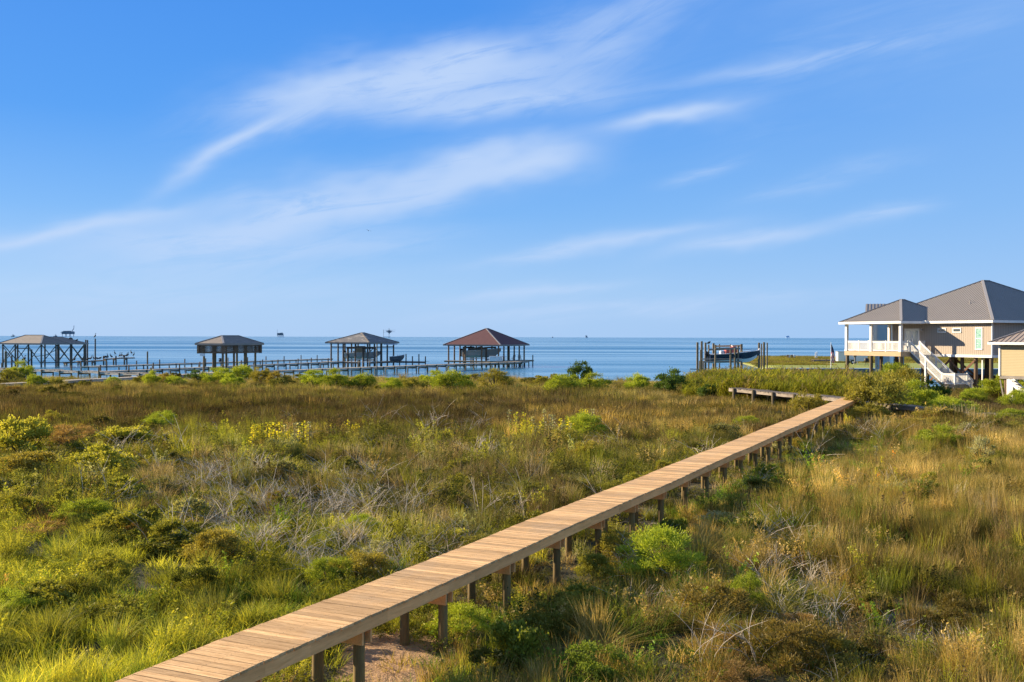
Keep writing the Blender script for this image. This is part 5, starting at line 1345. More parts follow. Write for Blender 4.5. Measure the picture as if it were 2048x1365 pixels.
def layout(X, Y, g):
    """what grows where: palette and clump kind, by position on the marsh"""
    n = len(X); px = 1024 + F * X / Y; py = 674.6 + F * 5.05 / Y
    nA = fbm(X, Y, 5.0, 101); nB = fbm(X, Y, 1.8, 131); nC = fbm(X, Y, 12.0, 151, 3); v = bw_dist(X, Y); right = (v < 0) & (v > -90)
    W_ = {k: np.zeros(n) for k in PK}
    K = np.zeros((n, 5))                                    # rush, grass, straw, forb, cover
    far = sst(60, 44, py * 0 + 0) ; far = sst(905, 850, py)
    left_bot = sst(1000, 1120, py + (px - 350) * -.05) * sst(980, 700, px) * (~right)
    mid = (1 - far) * (1 - left_bot) * (~right)
    rt = right * 1.0 * (1 - far * .3)
    # left field
    W_['brown'] += far * 1.5 + mid * .35; W_['olive'] += far * (.7 + 1.2 * (nC > .52)) + mid * .8
    W_['gold'] += far * blob(px, py, 1350, 845, 260, 35) * 4 + far * .15 + mid * .15
    W_['dim'] += mid * .7 * (nA > .5); W_['green'] += mid * (.7 + .8 * (nA > .55)) + left_bot * 1.6; W_['straw'] += mid * (.25 + .9 * blob(px, py, 560, 1010, 260, 90) + .8 * blob(px, py, 780, 1100, 180, 70) + .5 * blob(px, py, 1000, 980, 200, 80))
    W_['pale'] += mid * .25; W_['yell'] += left_bot * 1.1 + mid * (.15 + 1.2 * blob(px, py, 150, 900, 200, 60)); W_['lush'] += left_bot * .35 * (nB > .5)
    W_['rust'] += 1.8 * blob(px, py, 140, 890, 90, 22) + 2.2 * blob(px, py, 80, 1055, 60, 14) + 2.0 * blob(px, py, 260, 1045, 60, 26) + .8 * blob(px, py, 520, 1060, 60, 40) + .04 + .6 * blob(px, py, 300, 930, 90, 25)
    W_['tan'] += sst(815, 780, py) * 5 * (px < 1900); W_['green'] += sst(815, 780, py) * 1.2
    # right field
    near_w = np.exp(-np.abs(v) / 3.2) * right
    W_['lush'] += near_w * 5 * sst(800, 950, py) + right * 2.5 * blob(px, py, 1150, 1290, 260, 120); W_['green'] += near_w * 2 + rt * .5 + right * blob(px, py, 1750, 1290, 300, 90) * 1.4
    W_['gold'] += rt * (1.6 + 1.8 * (nA > .5)); W_['olive'] += rt * .9; W_['brown'] += rt * .6; W_['tan'] += rt * .8 * (nB > .5); W_['straw'] += rt * .22
    W_['yell'] += rt * .5 * sst(1000, 1200, py)
    W_['rust'] += right * (2.6 * blob(px, py, 1490, 1270, 70, 40) + 2.6 * blob(px, py, 1480, 1340, 90, 30) + 1.2 * blob(px, py, 1600, 1250, 60, 60) + 1.2 * blob(px, py, 1330, 1130, 70, 30) + .8 * blob(px, py, 1900, 1280, 70, 30))
    W_['dim'] += right * 1.6 * (blob(px, py, 1680, 1300, 90, 50) + blob(px, py, 2000, 990, 60, 40) + blob(px, py, 1100, 1230, 90, 40))
    K[:, 0] += far * 3 + mid * .9 + rt * 2.2; K[:, 1] += far * .2 + mid * .5 + left_bot * 2.6 + rt * .9 + near_w * 4; K[:, 2] += mid * .35 + rt * .35 + far * .05 + .1
    K[:, 3] += mid * 1.5 + left_bot * .35 + rt * .3 + far * .12 + near_w * .8; K[:, 4] += mid * 1.1 + left_bot * .25 + rt * .2
    wm = np.stack([W_[k] for k in PK], 1) ** 1.3 * (.25 + 1.5 * np.stack([fbm(X + 31 * i, Y - 17 * i, 2.2, 200 + i, 3) for i in range(len(PK))], 1) ** 2.2)
    c = np.cumsum(wm, 1); c /= c[:, -1:]; pi = (c < g.uniform(0, 1, n)[:, None]).sum(1)
    K *= (.2 + 2.2 * np.stack([fbm(X + 11 * i, Y + 57 * i, 2.6, 300 + i, 3) for i in range(5)], 1) ** 2)
    c = np.cumsum(K, 1); c /= c[:, -1:]; ki = (c < g.uniform(0, 1, n)[:, None]).sum(1)
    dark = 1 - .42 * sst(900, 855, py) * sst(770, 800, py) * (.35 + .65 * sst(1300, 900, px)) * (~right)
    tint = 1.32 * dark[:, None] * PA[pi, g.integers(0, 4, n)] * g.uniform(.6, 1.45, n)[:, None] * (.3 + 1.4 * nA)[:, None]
    tint *= np.where((pi == PK.index('yell')) & (ki >= 3), .6, 1.0)[:, None]
    # green things stay leafy, rust and straw are wiry
    ki = np.where((PK.index('straw') == pi) & (ki > 2), 2, ki); ki = np.where((PK.index('rust') == pi), np.where(g.uniform(0, 1, n) < .5, 4, 2), ki)
    ki = np.where((pi == PK.index('lush')) & (ki == 0), 1, ki)
    return px, py, v, ki, pi, tint, nA, nB, nC

CLEAR = []
def clear(X, Y):
    c = np.ones(len(X))
    for (x, y, r_) in CLEAR:
        # thin the grass right in front of a bush so that it stands clear
        d = np.hypot(X - x, (Y - y + r_ * .5)); c = np.where(d < r_ * .9, .7, c)
    return c
def grow(name, dens, y0, y1, coll, table, seed, size=1.0, zmul=1.0, tone=1.0):
    X, Y, g = sample(dens, y0, y1, seed)
    px, py, v, ki, pi, tint, nA, nB, nC = layout(X, Y, g)
    Z = land_h(X, Y)
    keep = (Z > .14) & ~houses(X, Y) & (Y < 150) & ~(in_sand(X, Y) & (g.uniform(0, 1, len(X)) > .22)) & (shore_y(X) - Y > 2.0)
    keep &= ~((np.abs(v) < .55) & (g.uniform(0, 1, len(X)) < .5))
    nG = fbm(X, Y, 1.25, 611, 3); keep &= g.uniform(0, 1, len(X)) < np.where(nG < .47, .22, .75 + .8 * nB)
    keep &= g.uniform(0, 1, len(X)) < clear(X, Y)
    X, Y, Z, v, ki, tint, nA, nB, nC, px, py = [q[keep] for q in (X, Y, Z, v, ki, tint, nA, nB, nC, px, py)]
    n = len(X); idx = np.array([table[k][g.integers(0, len(table[k]))] for k in ki])
    hm = .6 + .8 * nC; hm = np.where((Y > 56) & (Y < 84) & (X > 9) & (X < 24), hm * .7, hm); hm = hm * np.where(np.abs(v) < 2.0, .72, 1.0)
    hm *= np.where(np.abs(v) < .75, .75, 1.0)
    # tussocks: mounded growth
    hm *= .38 + 1.25 * nB
    hm *= np.where(Y < 24, .92, 1.0) * np.where((Y > 94), .6, 1.0)
    hm *= np.where((Y > 66) & (Y < 80) & (X > 33), .45, 1.0)
    s_ = size * g.uniform(.8, 1.25, n); sc = np.stack([s_, s_, s_ * hm * zmul], 1)
    rot = np.stack([g.normal(0, .08, n), g.normal(0, .08, n), g.uniform(0, 6.28, n)], 1)
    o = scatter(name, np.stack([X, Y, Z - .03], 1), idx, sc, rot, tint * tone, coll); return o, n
# grassy spit of the far yard
g = np.random.default_rng(9); n = 5200; Y = g.uniform(178, 246, n); X = 39 + (Y - 157) * .13 + 1 + g.uniform(0, 1, n) ** 1.2 * 75
k = land_h(X, Y) > .3; k &= ~((X > 56) & (Y < 196)); X, Y = X[k], Y[k]; n = len(X); s_ = g.uniform(1.2, 1.9, n)
sc = np.stack([s_ * 1.3, s_ * 1.3, s_ * (.2 + .55 * fbm(X, Y, 9, 61)) * (.6 + .5 * sst(190, 215, Y))], 1)
o = scatter('spit_grass', np.stack([X, Y, land_h(X, Y) - .03], 1), g.integers(0, 3, n), sc, np.stack([np.zeros(n), np.zeros(n), g.uniform(0, 6, n)], 1), PA[g.choice([PK.index('tan'), PK.index('olive'), PK.index('yell')], n, p=[.4, .4, .2]), g.integers(0, 4, n)], FARC)
o['label'] = 'rough grass along the far spit'

# tall reeds behind the old boardwalk
def reed(name, n, seed):
    g = np.random.default_rng(seed); q1 = blades(name + 's', 1, 1, 0, 0, .01, vm)
    V = []; Fq = []; Rn = []; Hh = []; o = 0
    for i in range(n):
        a = g.uniform(0, 6.28); r = .5 * math.sqrt(g.uniform()); h = g.uniform(1.5, 2.35); ln = g.uniform(-.12, .2); az_ = g.uniform(0, 6.28); rr = g.uniform()
        b0 = np.array([r * math.cos(a), r * math.sin(a), 0.]); d = np.array([math.cos(az_) * ln, math.sin(az_) * ln, 1.])
        w_ = np.array([math.cos(a + 1), math.sin(a + 1), 0]) * .012; tp = b0 + d * h
        V += [b0 - w_, b0 + w_, tp + w_ * .5, tp - w_ * .5]; Fq.append([o, o + 1, o + 2, o + 3]); Rn.append(.15 + .2 * rr); Hh += [0, 0, .9, .9]; o += 4
        for k in range(11):
            t_ = .18 + .8 * k / 11; p = b0 + d * h * t_; aa = g.uniform(0, 6.28); L = g.uniform(.4, .7) * (1.1 - .3 * t_)
            dv = np.array([math.cos(aa), math.sin(aa), 0]); s_ = np.array([-math.sin(aa), math.cos(aa), 0]) * .019
            m_ = p + dv * L * .5 + [0, 0, L * .55]; e = p + dv * L * 1.0 + [0, 0, L * g.uniform(.15, .8)]
            V += [p - s_, p + s_, m_ + s_, m_ - s_, e]; Fq.append([o, o + 1, o + 2, o + 3]); Fq.append([o + 3, o + 2, o + 4, o + 4]); Rn += [rr * .5 + .5 * t_] * 2; Hh += [t_] * 5; o += 5
    F4 = np.array([f for f in Fq if f[2] != f[3]]); F3 = np.array([f[:3] for f in Fq if f[2] == f[3]]); r4 = np.array([r for f, r in zip(Fq, Rn) if f[2] != f[3]]); r3 = np.array([r for f, r in zip(Fq, Rn) if f[2] == f[3]])
    return leafmesh(name, np.array(V, float), [F4, F3], np.concatenate([r4, r3]), np.array(Hh, float), vm)
REEDS = src_collection('reed_clumps', [reed('r0', 15, 71), reed('r1', 13, 72), reed('r2', 16, 73)])
g = np.random.default_rng(12); n = 2500; pxr = g.uniform(1375, 1770, n); Y = g.uniform(79, 104, n)
lim = 81.5 - (pxr - 1440) / 260 * 12; lim = np.clip(lim, 70, 84); Y = lim + g.uniform(0.6, 22, n); X = (pxr - 1024) / F * Y
k = ~houses(X, Y) & (land_h(X, Y) > -.9) & (Y < 105 + 0 * X) & ~((pxr > 1700) & (g.uniform(0, 1, n) < .6)); k &= ~((pxr < 1430) & (Y < 88) & (g.uniform(0, 1, n) < .7))
X, Y, pxr = X[k], Y[k], pxr[k]; n = len(X); nn = fbm(X, Y, 3.0, 91); s_ = g.uniform(.8, 1.1, n)
hh = np.interp(pxr, [1375, 1420, 1480, 1640, 1700, 1770], [.62, .84, .92, .94, .96, .95]) * (.72 + .5 * nn) * g.uniform(.8, 1.12, n)
tc_ = np.where((g.uniform(0, 1, n) < .12 + .5 * (nn > .62))[:, None], PA[PK.index('tan')][g.integers(0, 4, n)] * 1.0, PA[g.choice([PK.index('yell'), PK.index('green')], n), g.integers(0, 4, n)] * 1.2)
o = scatter('reeds', np.stack([X, Y, np.maximum(land_h(X, Y), 0) - .05], 1), g.integers(0, 3, n), np.stack([s_, s_, s_ * hh], 1), np.stack([np.zeros(n), np.zeros(n), g.uniform(0, 6.28, n)], 1), tc_, REEDS)
o['label'] = 'tall yellow-green reeds behind the old boardwalk'
k2 = (g.uniform(0, 1, n) < .25) & (Y < lim.min() + 9)

# dead stems
def deadstem(name, n, seed, h=1.2):
    g = np.random.default_rng(seed); q = MB(); random.seed(seed)
    for i in range(n):
        b0 = Vector((g.normal(0, .18), g.normal(0, .18), 0)); az_ = g.uniform(0, 6.28); ln = g.uniform(.3, 1.3); h_ = h * g.uniform(.6, 1.1); pts = []
        d = Vector((math.cos(az_), math.sin(az_), 0)); s_ = d.cross(Vector((0, 0, 1)))
        wob = g.normal(0, .08)
        for k in range(6):
            t_ = k / 5; pts.append(b0 + d * (ln * h_ * t_ ** 1.5) + s_ * (wob * math.sin(t_ * 4)) + Vector((0, 0, h_ * (t_ - .35 * min(ln, 1.3) * t_ * t_))))
        q.tube(pts, [.0055, .005, .0045, .004, .0035, .0015], 4, None, False)
        for k in (2, 3, 4):
            if g.uniform() < .7:
                a2 = az_ + g.normal(0, .9); L = h_ * g.uniform(.2, .45); d2 = Vector((math.cos(a2) * .7, math.sin(a2) * .7, g.uniform(.2, .9)))
                q.tube([pts[k], pts[k] + d2 * L * .5 + Vector((0, 0, .02)), pts[k] + d2 * L], [.0032, .0026, .0012], 3, None, False)
    o = q.build(name, M['twig']); COL.objects.unlink(o); return o.data
random.seed(3)
DEAD = src_collection('dead_clumps', [deadstem('d0', 12, 1), deadstem('d1', 16, 2, .9), deadstem('d2', 8, 3, 1.5), deadstem('d3', 20, 4, .8)])
g = np.random.default_rng(33); pts = []
for (cx, cy, rx, ry, n) in ((520, 1020, 200, 80, 30), (640, 1060, 160, 80, 30), (880, 1080, 110, 60, 14), (1240, 1110, 70, 50, 14), (560, 1010, 190, 90, 46), (690, 1080, 160, 70, 34), (470, 1050, 110, 60, 16), (800, 1130, 120, 60, 16), (1000, 960, 260, 80, 18), (300, 960, 200, 60, 12), (1250, 1090, 90, 60, 12), (1620, 1120, 120, 90, 10),
                           (1650, 1290, 160, 70, 14), (1900, 1330, 120, 50, 8), (1500, 960, 140, 50, 8), (1900, 860, 120, 40, 12), (1700, 1000, 300, 140, 16), (1180, 870, 60, 25, 5), (1980, 1130, 80, 90, 6), (1380, 1250, 90, 90, 7), (200, 1000, 150, 70, 10), (950, 900, 300, 60, 10)):
    px = g.normal(cx, rx / 1.7, n); py = np.clip(g.normal(cy, ry / 1.7, n), 800, 1380); Yp = F * 5.05 / (py - 674.6); pts.append(np.stack([(px - 1024) / F * Yp, Yp], 1))
pts = np.concatenate(pts); k = (np.abs(bw_dist(pts[:, 0], pts[:, 1])) > 1.0) & (g.uniform(0, 1, len(pts)) < .5); pts = pts[k]; n = len(pts)
s_ = g.uniform(.6, 1.15, n) * np.interp(pts[:, 1], [10, 20, 40], [.6, .85, 1.4])
o = scatter('dead_stems', np.stack([pts[:, 0], pts[:, 1], land_h(pts[:, 0], pts[:, 1])], 1), g.integers(0, 4, n), np.stack([s_, s_, s_], 1), np.stack([g.normal(0, .2, n), g.normal(0, .2, n), g.uniform(0, 6.28, n)], 1), np.ones((n, 3)), DEAD)
o['label'] = 'pale dead stems arching over the weeds'

# ------------------------------------------------------------------ shrubs: individual things
def shrub_parts(seed, nl=16, nleaf=3600, leaf=.055, dome=.8, open_=0.0, sprig=0.10, flat=1.0, aspect=.35):
    """unit bush: about 1 m wide and 0.8 m tall, lobes of upright leafy sprigs"""
    g = np.random.default_rng(seed); lob = []
    for i in range(nl):
        a = g.uniform(0, 6.28); u = g.uniform(0, 1) ** .6; r = .40 * u; z = dome * (.10 + .68 * math.sqrt(max(0, 1 - (r / .46) ** 2)) * (1.06 - .95 * g.uniform() ** 1.6)); lob.append((r * math.cos(a), r * math.sin(a), z, g.uniform(.085, .165)))
    per = nleaf // nl; P_ = []; D = []; Rr = []
    for (x, y, z, rad) in lob:
        d = g.normal(0, 1, (per, 3)); d[:, 2] = d[:, 2] * .8 + .35; d /= np.linalg.norm(d, axis=1)[:, None]
        rr_ = rad * (g.uniform(.35, 1.0, per)[:, None] ** .6 + .5 * (g.uniform(0, 1, per)[:, None] > .93))
        nz_ = .75 + .5 * np.sin(d[:, :1] * 7 + x * 30) * np.sin(d[:, 1:2] * 6 + y * 20)
        P_.append(np.array([x, y, z]) + d * rr_ * nz_ * [1, 1, .85 * flat]); dd_ = d.copy(); dd_[:, 2] += .5; D.append(dd_); Rr.append(np.clip(g.normal(.5, .25, per) + g.uniform(-.25, .25), 0, 1))
    P_ = np.concatenate(P_); D = np.concatenate(D); D /= np.linalg.norm(D, axis=1)[:, None]
    P_[:, 2] = np.abs(P_[:, 2]) + .01
    V, Fc = leaves_at(P_, leaf, g, .2, aspect, D)
    H = np.clip(V[:, 2] / dome, 0, 1)
    q = MB(); random.seed(seed)
    for (x, y, z, rad) in lob[:10]:
        b = Vector((g.normal(0, .04), g.normal(0, .04), -.05)); q.tube([b, Vector((x * .35, y * .35, z * .45)), Vector((x, y, z))], [.02, .014, .006], 5, None, False)
    return (V, Fc, np.concatenate(Rr), H), q
SH = {}
def make_shrub_meshes(key, mat, **kw):
    (V, Fc, rn, H), q = shrub_parts(**kw); me = leafmesh('foliage', V, [Fc], rn, H, M[mat]); st_ = q.build('stems', M['stem']); sm = st_.data; bpy.data.objects.remove(st_)
    SH.setdefault(key, []).append((me, sm))
for s_ in (1, 2, 3): make_shrub_meshes('bright', 'shrub_bright', seed=s_, nl=34, nleaf=10500, leaf=.040, aspect=.3)
for s_ in (4, 5): make_shrub_meshes('dark', 'shrub_dark', seed=s_, nl=24, nleaf=4800, leaf=.06)
for s_ in (6, 7): make_shrub_meshes('olive', 'shrub_olive', seed=s_, nl=30, nleaf=8500, leaf=.040)
for s_ in (8, 9): make_shrub_meshes('yellow', 'shrub_yellow', seed=s_, nl=28, nleaf=5600, leaf=.05, aspect=.5)
for s_ in (10, 11): make_shrub_meshes('rust', 'shrub_rust', seed=s_, nl=24, nleaf=6000, leaf=.06, aspect=.10, flat=.7)
for s_ in (12, 13): make_shrub_meshes('pale', 'leaf_pale', seed=s_, nl=22, nleaf=2600, leaf=.045, aspect=.5)
for s_ in (14, 15): make_shrub_meshes('near', 'shrub_bright', seed=s_, nl=44, nleaf=15000, leaf=.036, aspect=.25)
for s_ in (16, 17): make_shrub_meshes('near_olive', 'shrub_olive', seed=s_, nl=44, nleaf=12000, leaf=.032, aspect=.55)
shc = {}
def shrub(kind, px, py, w_px, h_px, label, group=None, cat='shrub', name='shrub', z=None):
    p = G(px, py, .45 if z is None else z); Y = p.y; p.z = LH(p.x, p.y) if z is None else z
    i = shc.get(kind, 0); shc[kind] = i + 1; fm, sm = SH[kind][i % len(SH[kind])]
    w_ = w_px * Y / F * (1.3 if Y > 80 else 1.2); h_ = h_px * Y / F * (1.55 if Y > 80 else 1.3 if Y > 60 else 1.1) + (.25 if Y > 60 else .05)
    CLEAR.append((p.x, p.y, w_ * .5))
    r = empty(name, p, random.uniform(0, 6.28), label, cat, group); r.scale = (w_ / .95, w_ / .95, h_ / .92)
    a = bpy.data.objects.new('foliage', fm); b = bpy.data.objects.new('stems', sm)
    for c in (a, b): COL.objects.link(c); c.parent = r
    return r
SG = 'round shrubs along the shore'
random.seed(21)
shore = [('olive', 14, 770, 50, 22, 'low olive shrub at the left edge below the slatted walkway'), ('bright', 22, 766, 24, 24, 'small upright shrub at far left before the walkway'),
 ('bright', 46, 766, 36, 34, 'tall-stemmed round shrub at far left before the cross-braced boathouse'), ('bright', 73, 778, 34, 22, 'small bright shrub in front of the low pier at far left'),
 ('olive', 112, 778, 26, 16, 'low olive shrub before the low pier, left of centre of the cross-braced boathouse'), ('bright', 226, 774, 26, 14, 'tiny bright shrub below the broken pier'),
 ('bright', 303, 775, 32, 24, 'bright shrub where the low pier meets the shore at left'), ('olive', 330, 772, 32, 18, 'olive shrub between two bright ones left of the lattice boathouse'),
 ('bright', 352, 776, 36, 18, 'low bright shrub left of the lattice boathouse'), ('dark', 394, 772, 36, 24, 'darker shrub just left of the lattice boathouse'),
 ('bright', 440, 773, 56, 30, 'wide bright shrub directly below the lattice boathouse'), ('bright', 462, 779, 46, 22, 'lower bright shrub in front of the lattice boathouse shrubs'),
 ('bright', 490, 768, 46, 32, 'tallest bright shrub just right of the lattice boathouse'), ('olive', 523, 772, 38, 28, 'olive shrub right of the lattice boathouse'),
 ('olive', 558, 774, 40, 22, 'loose olive shrub midway between lattice and grey-roofed boathouses'), ('bright', 628, 780, 48, 32, 'round bright shrub left of the grey-roofed boathouse'),
 ('bright', 668, 782, 54, 34, 'large bright shrub below the left side of the grey-roofed boathouse'), ('bright', 722, 782, 48, 28, 'pale bright shrub below the grey-roofed boathouse'),
 ('bright', 784, 787, 38, 24, 'compact bright shrub right of the grey-roofed boathouse'), ('olive', 824, 784, 50, 22, 'low loose olive shrub between the two right boathouses'),
 ('bright', 866, 782, 50, 30, 'bright shrub left below the red-roofed boathouse'), ('bright', 910, 790, 76, 40, 'largest bright shrub below the driftwood pile'),
 ('olive', 990, 784, 58, 34, 'loose feathery shrub below the right side of the red roof'), ('dark', 1033, 788, 30, 14, 'small dark low shrub right of the feathery one'),
 ('bright', 1128, 792, 66, 34, 'wide yellow-green shrub left below the dark twiggy bush'), ('bright', 1182, 788, 64, 32, 'rounded green shrub right below the dark twiggy bush'),
 ('dark', 1159, 770, 44, 36, 'dark twiggy bush standing against the water'), ('dark', 1196, 762, 16, 10, 'tiny dark bush against the water'),
 ('bright', 1274, 788, 46, 32, 'green shrub alone at the water edge right of centre'), ('dark', 1342, 792, 54, 40, 'dark green bush with drooping blades at the left end of the reeds'),
 ('dark', 1425, 800, 46, 26, 'dark low bush before the left part of the old boardwalk'), ('olive', 1616, 836, 66, 46, 'rounded green bush hiding the middle of the old boardwalk'),
 ('olive', 1650, 834, 44, 26, 'small olive bush left of the new boardwalk end')]
for kd, px, py, w_, h_, lb in shore: shrub(kd, px, py, w_, h_, lb, SG)
HG = 'bushes before the tan house'
for kd, px, py, w_, h_, lb in [
 ('olive', 1755, 838, 100, 78, 'big olive bush just right of the new boardwalk end'), ('olive', 1800, 812, 90, 62, 'tall olive-brown bush below the tan house porch'),
 ('bright', 1790, 790, 60, 46, 'bright green bush rising under the porch pilings'), ('bright', 1832, 828, 92, 72, 'large bright bush in front of the porch steps'),
 ('dark', 1852, 812, 70, 52, 'dark bush left of the stair landing'), ('olive', 1875, 850, 80, 46, 'olive bush below the stair landing'),
 ('bright', 1900, 838, 80, 48, 'bright bush right of the stair landing foot'), ('dark', 1930, 846, 70, 36, 'dark low bush before the broken boardwalk'),
 ('bright', 1948, 812, 42, 28, 'small bright bush on the lawn right of the landing'), ('bright', 2005, 806, 66, 36, 'bright bush under the yellow house'),
 ('bright', 2040, 822, 60, 40, 'bright bush at the right edge below the yellow house'), ('bright', 2024, 856, 70, 40, 'bright bush at right edge behind the broken boardwalk'),
 ('olive', 2040, 880, 60, 34, 'olive bush at the right edge, lowest of the cluster'), ('olive', 1846, 866, 80, 34, 'low spreading olive bush left of the lone round bush'),
 ('bright', 1880, 903, 88, 56, 'lone round bright green bush standing in the golden rushes'), ('olive', 1735, 850, 66, 44, 'olive bush hugging the right side of the new boardwalk end'),
 ('pale', 1935, 880, 44, 34, 'pale flowering bush right of the lone round bush'), ('pale', 1968, 930, 46, 62, 'tall pale flowering weed near the lone round bush')]:
    shrub(kd, px, py, w_ * 1.12, h_ * (.86 if 1826 < px < 1935 and py < 855 else 1.12), lb, HG)
FG = 'bushes in the open marsh'
for kd, px, py, w_, h_, lb in [
 ('near', 1320, 1170, 150, 130, 'bright feathery bush right of the boardwalk in the middle foreground'), ('near_olive', 1240, 1120, 90, 70, 'small green bush touching the right side of the boardwalk'),
 ('near_olive', 1190, 1160, 70, 60, 'olive bush beside the boardwalk post right of centre'), ('rust', 1330, 1185, 80, 40, 'rusty low tangle below the bright feathery bush'),
 ('near', 660, 1170, 100, 66, 'green bush left of the boardwalk below centre'), ('near_olive', 720, 1165, 110, 72, 'olive leafy bush near the boardwalk left side'),
 ('near', 722, 1080, 70, 52, 'bright small bush among the dead stems'), ('near', 330, 868, 66, 40, 'yellow-green bush in the brown rushes at left'),
 ('yellow', 50, 922, 110, 74, 'sunlit yellow-green bush near the left edge'), ('near_olive', 60, 965, 130, 70, 'dark leafy bush below the sunlit one at left'),
 ('yellow', 205, 960, 120, 60, 'yellow-green leafy mound left of the orange vines'), ('rust', 140, 905, 110, 44, 'orange dodder vine mound at left'),
 ('yellow', 250, 905, 110, 44, 'bright yellow-green clump right of the orange mound'), ('near', 170, 1045, 110, 50, 'bright green mound in the left foreground'),
 ('near_olive', 40, 1000, 90, 60, 'shaded leafy bush at the left edge'), ('rust', 80, 1075, 100, 30, 'flat orange vine mat in the left foreground'),
 ('rust', 262, 1075, 80, 42, 'orange-brown vine clump left of the dead stems'), ('near', 30, 1230, 110, 60, 'fresh green clump at the left edge of the foreground'),
 ('near_olive', 430, 1130, 110, 80, 'green bush under the arching dead stems'), ('near_olive', 1130, 905, 80, 40, 'pale green bush beneath the yellow-leaved plants'),
 ('near', 1170, 880, 90, 44, 'bright loose bush right of the yellow-leaved plants'), ('near_olive', 1180, 935, 76, 44, 'dark green bush near the boardwalk left side'),
 ('near_olive', 880, 1010, 90, 50, 'olive bush left of the middle boardwalk'), ('near_olive', 1010, 1030, 90, 50, 'green bush near the middle of the boardwalk'),
 ('near', 1500, 1235, 80, 90, 'tall fresh green leafy weed in the right foreground'), ('rust', 1480, 1300, 120, 60, 'large orange vine clump in the right foreground'),
 ('rust', 1480, 1372, 130, 50, 'orange vine clump at the bottom edge right'), ('rust', 1600, 1275, 90, 50, 'orange vine patch beside the tall green weed'),
 ('near', 920, 1270, 130, 70, 'lush green bush beneath the boardwalk posts'), ('near_olive', 1150, 1250, 110, 66, 'lush dark bush right of the boardwalk'),
 ('near_olive', 1660, 1330, 110, 70, 'dark leafy bush at the bottom edge right'), ('near', 1810, 1010, 70, 40, 'light green bush amid golden rushes at right'),
 ('pale', 1790, 1000, 90, 36, 'pale flowering clump amid golden rushes'), ('pale', 1460, 1060, 110, 44, 'pale flowering weed clump right of the boardwalk'),
 ('pale', 760, 1120, 60, 44, 'white-flowered clump left of the boardwalk'), ('pale', 1560, 905, 50, 26, 'pale flowered clump near the far boardwalk'),
 ('near_olive', 1600, 900, 40, 22, 'small green clump by the far boardwalk left side'), ('near', 1495, 865, 60, 26, 'leafy green clump left of the far boardwalk'),
 ('near', 1860, 1330, 130, 50, 'green leafy mound at the bottom right')]:
    shrub(kd, px, py, w_, h_ * (1.35 if kd == 'yellow' or py < 960 else 1.0), lb, FG)
# tall yellow-leaved stalks
def stalk_mesh(seed, mat, n=70, leaf=.075, h=1.0, w_=.10):
    g = np.random.default_rng(seed); t_ = .15 + .85 * g.uniform(0, 1, n) ** .9; a = g.uniform(0, 6.28, n)
    P_ = np.stack([np.cos(a) * w_ * .35 * (1.1 - t_), np.sin(a) * w_ * .35 * (1.1 - t_), t_ * h], 1); D = np.stack([np.cos(a), np.sin(a), .2 - .5 * g.uniform(0, 1, n)], 1)
    V, Fc = leaves_at(P_, leaf, g, 0, .7, D)
    return leafmesh('leaves', V, [Fc], g.uniform(0, 1, n), V[:, 2] / h, M[mat])
STM = [stalk_mesh(i, 'leaf_yellow') for i in (1, 2, 3)] + [stalk_mesh(i, 'leaf_pale') for i in (4, 5)] + [stalk_mesh(6, 'leaf_orange', 26, .09)]
q = MB(); q.tube([(0, 0, -.05), (.01, 0, .5), (0, .01, 1.0)], [.012, .009, .004], 5); so2 = q.build('stem', M['stem']); stem_me = so2.data; bpy.data.objects.remove(so2)
def stalk(k, px, py, h_px, label, group):
    p = G(px, py); p.z = LH(p.x, p.y); h_ = h_px * p.y / F
    r = empty('leafy_stalk', p, random.uniform(0, 6.28), label, 'plant', group); r.scale = (h_ * 1.2, h_ * 1.2, h_); r.rotation_euler = (random.uniform(-.1, .1), random.uniform(-.1, .1), random.uniform(0, 6.28))
    for nm, me in (('leaves', STM[k]), ('stem', stem_me)):
        o = bpy.data.objects.new(nm, me); COL.objects.link(o); o.parent = r
random.seed(5)
Lg = 'yellow-leaved stalks left of centre'
for i in range(22):
    px = 498 + i * 5.8 + random.uniform(-2, 2); stalk(random.choice([0, 1, 2, 0, 3]), px, 905 + random.uniform(-12, 8), random.uniform(48, 66), ordn(i) + ' yellow-leaved stalk from left in the dense clump left of centre', Lg)
Lg2 = 'separate yellow-leaved stalks'
for i, px in enumerate((637, 651, 664)): stalk(i % 3, px, 880, 34, ('left', 'middle', 'right')[i] + ' of three small separate yellow-leaved stalks in the brown rushes', Lg2)
Lg3 = 'yellow-green stalks right of the separate three'
for i in range(7): stalk(random.choice([0, 1, 2]), 684 + i * 6, 882, random.uniform(30, 42), ordn(i) + ' yellow-green stalk from left in the small clump right of three separate ones', Lg3)
Lg4 = 'yellow-green stalks before the middle boardwalk'
for i in range(24): stalk(random.choice([0, 1, 2, 3, 4]), 1018 + i * 7.6 + random.uniform(-3, 3), 885 + random.uniform(-14, 6), random.uniform(40, 64), ordn(i) + ' yellow-green stalk from left in the long stand before the middle boardwalk', Lg4)
for i, (px, py, h_, k_, lb) in enumerate(((1045, 866, 18, 0, 'small'), (444, 842, 24, 1, 'left'), (478, 842, 18, 2, 'right'))):
    stalk(k_, px, py, h_, ('short yellow-leaved stalk alone in the mid marsh', 'small yellow-leaved stalk far out in the brown rushes, left of two', 'small yellow-leaved stalk far out in the brown rushes, right of two')[i], Lg2)
Lg5 = 'flowering stalks in the golden rushes'
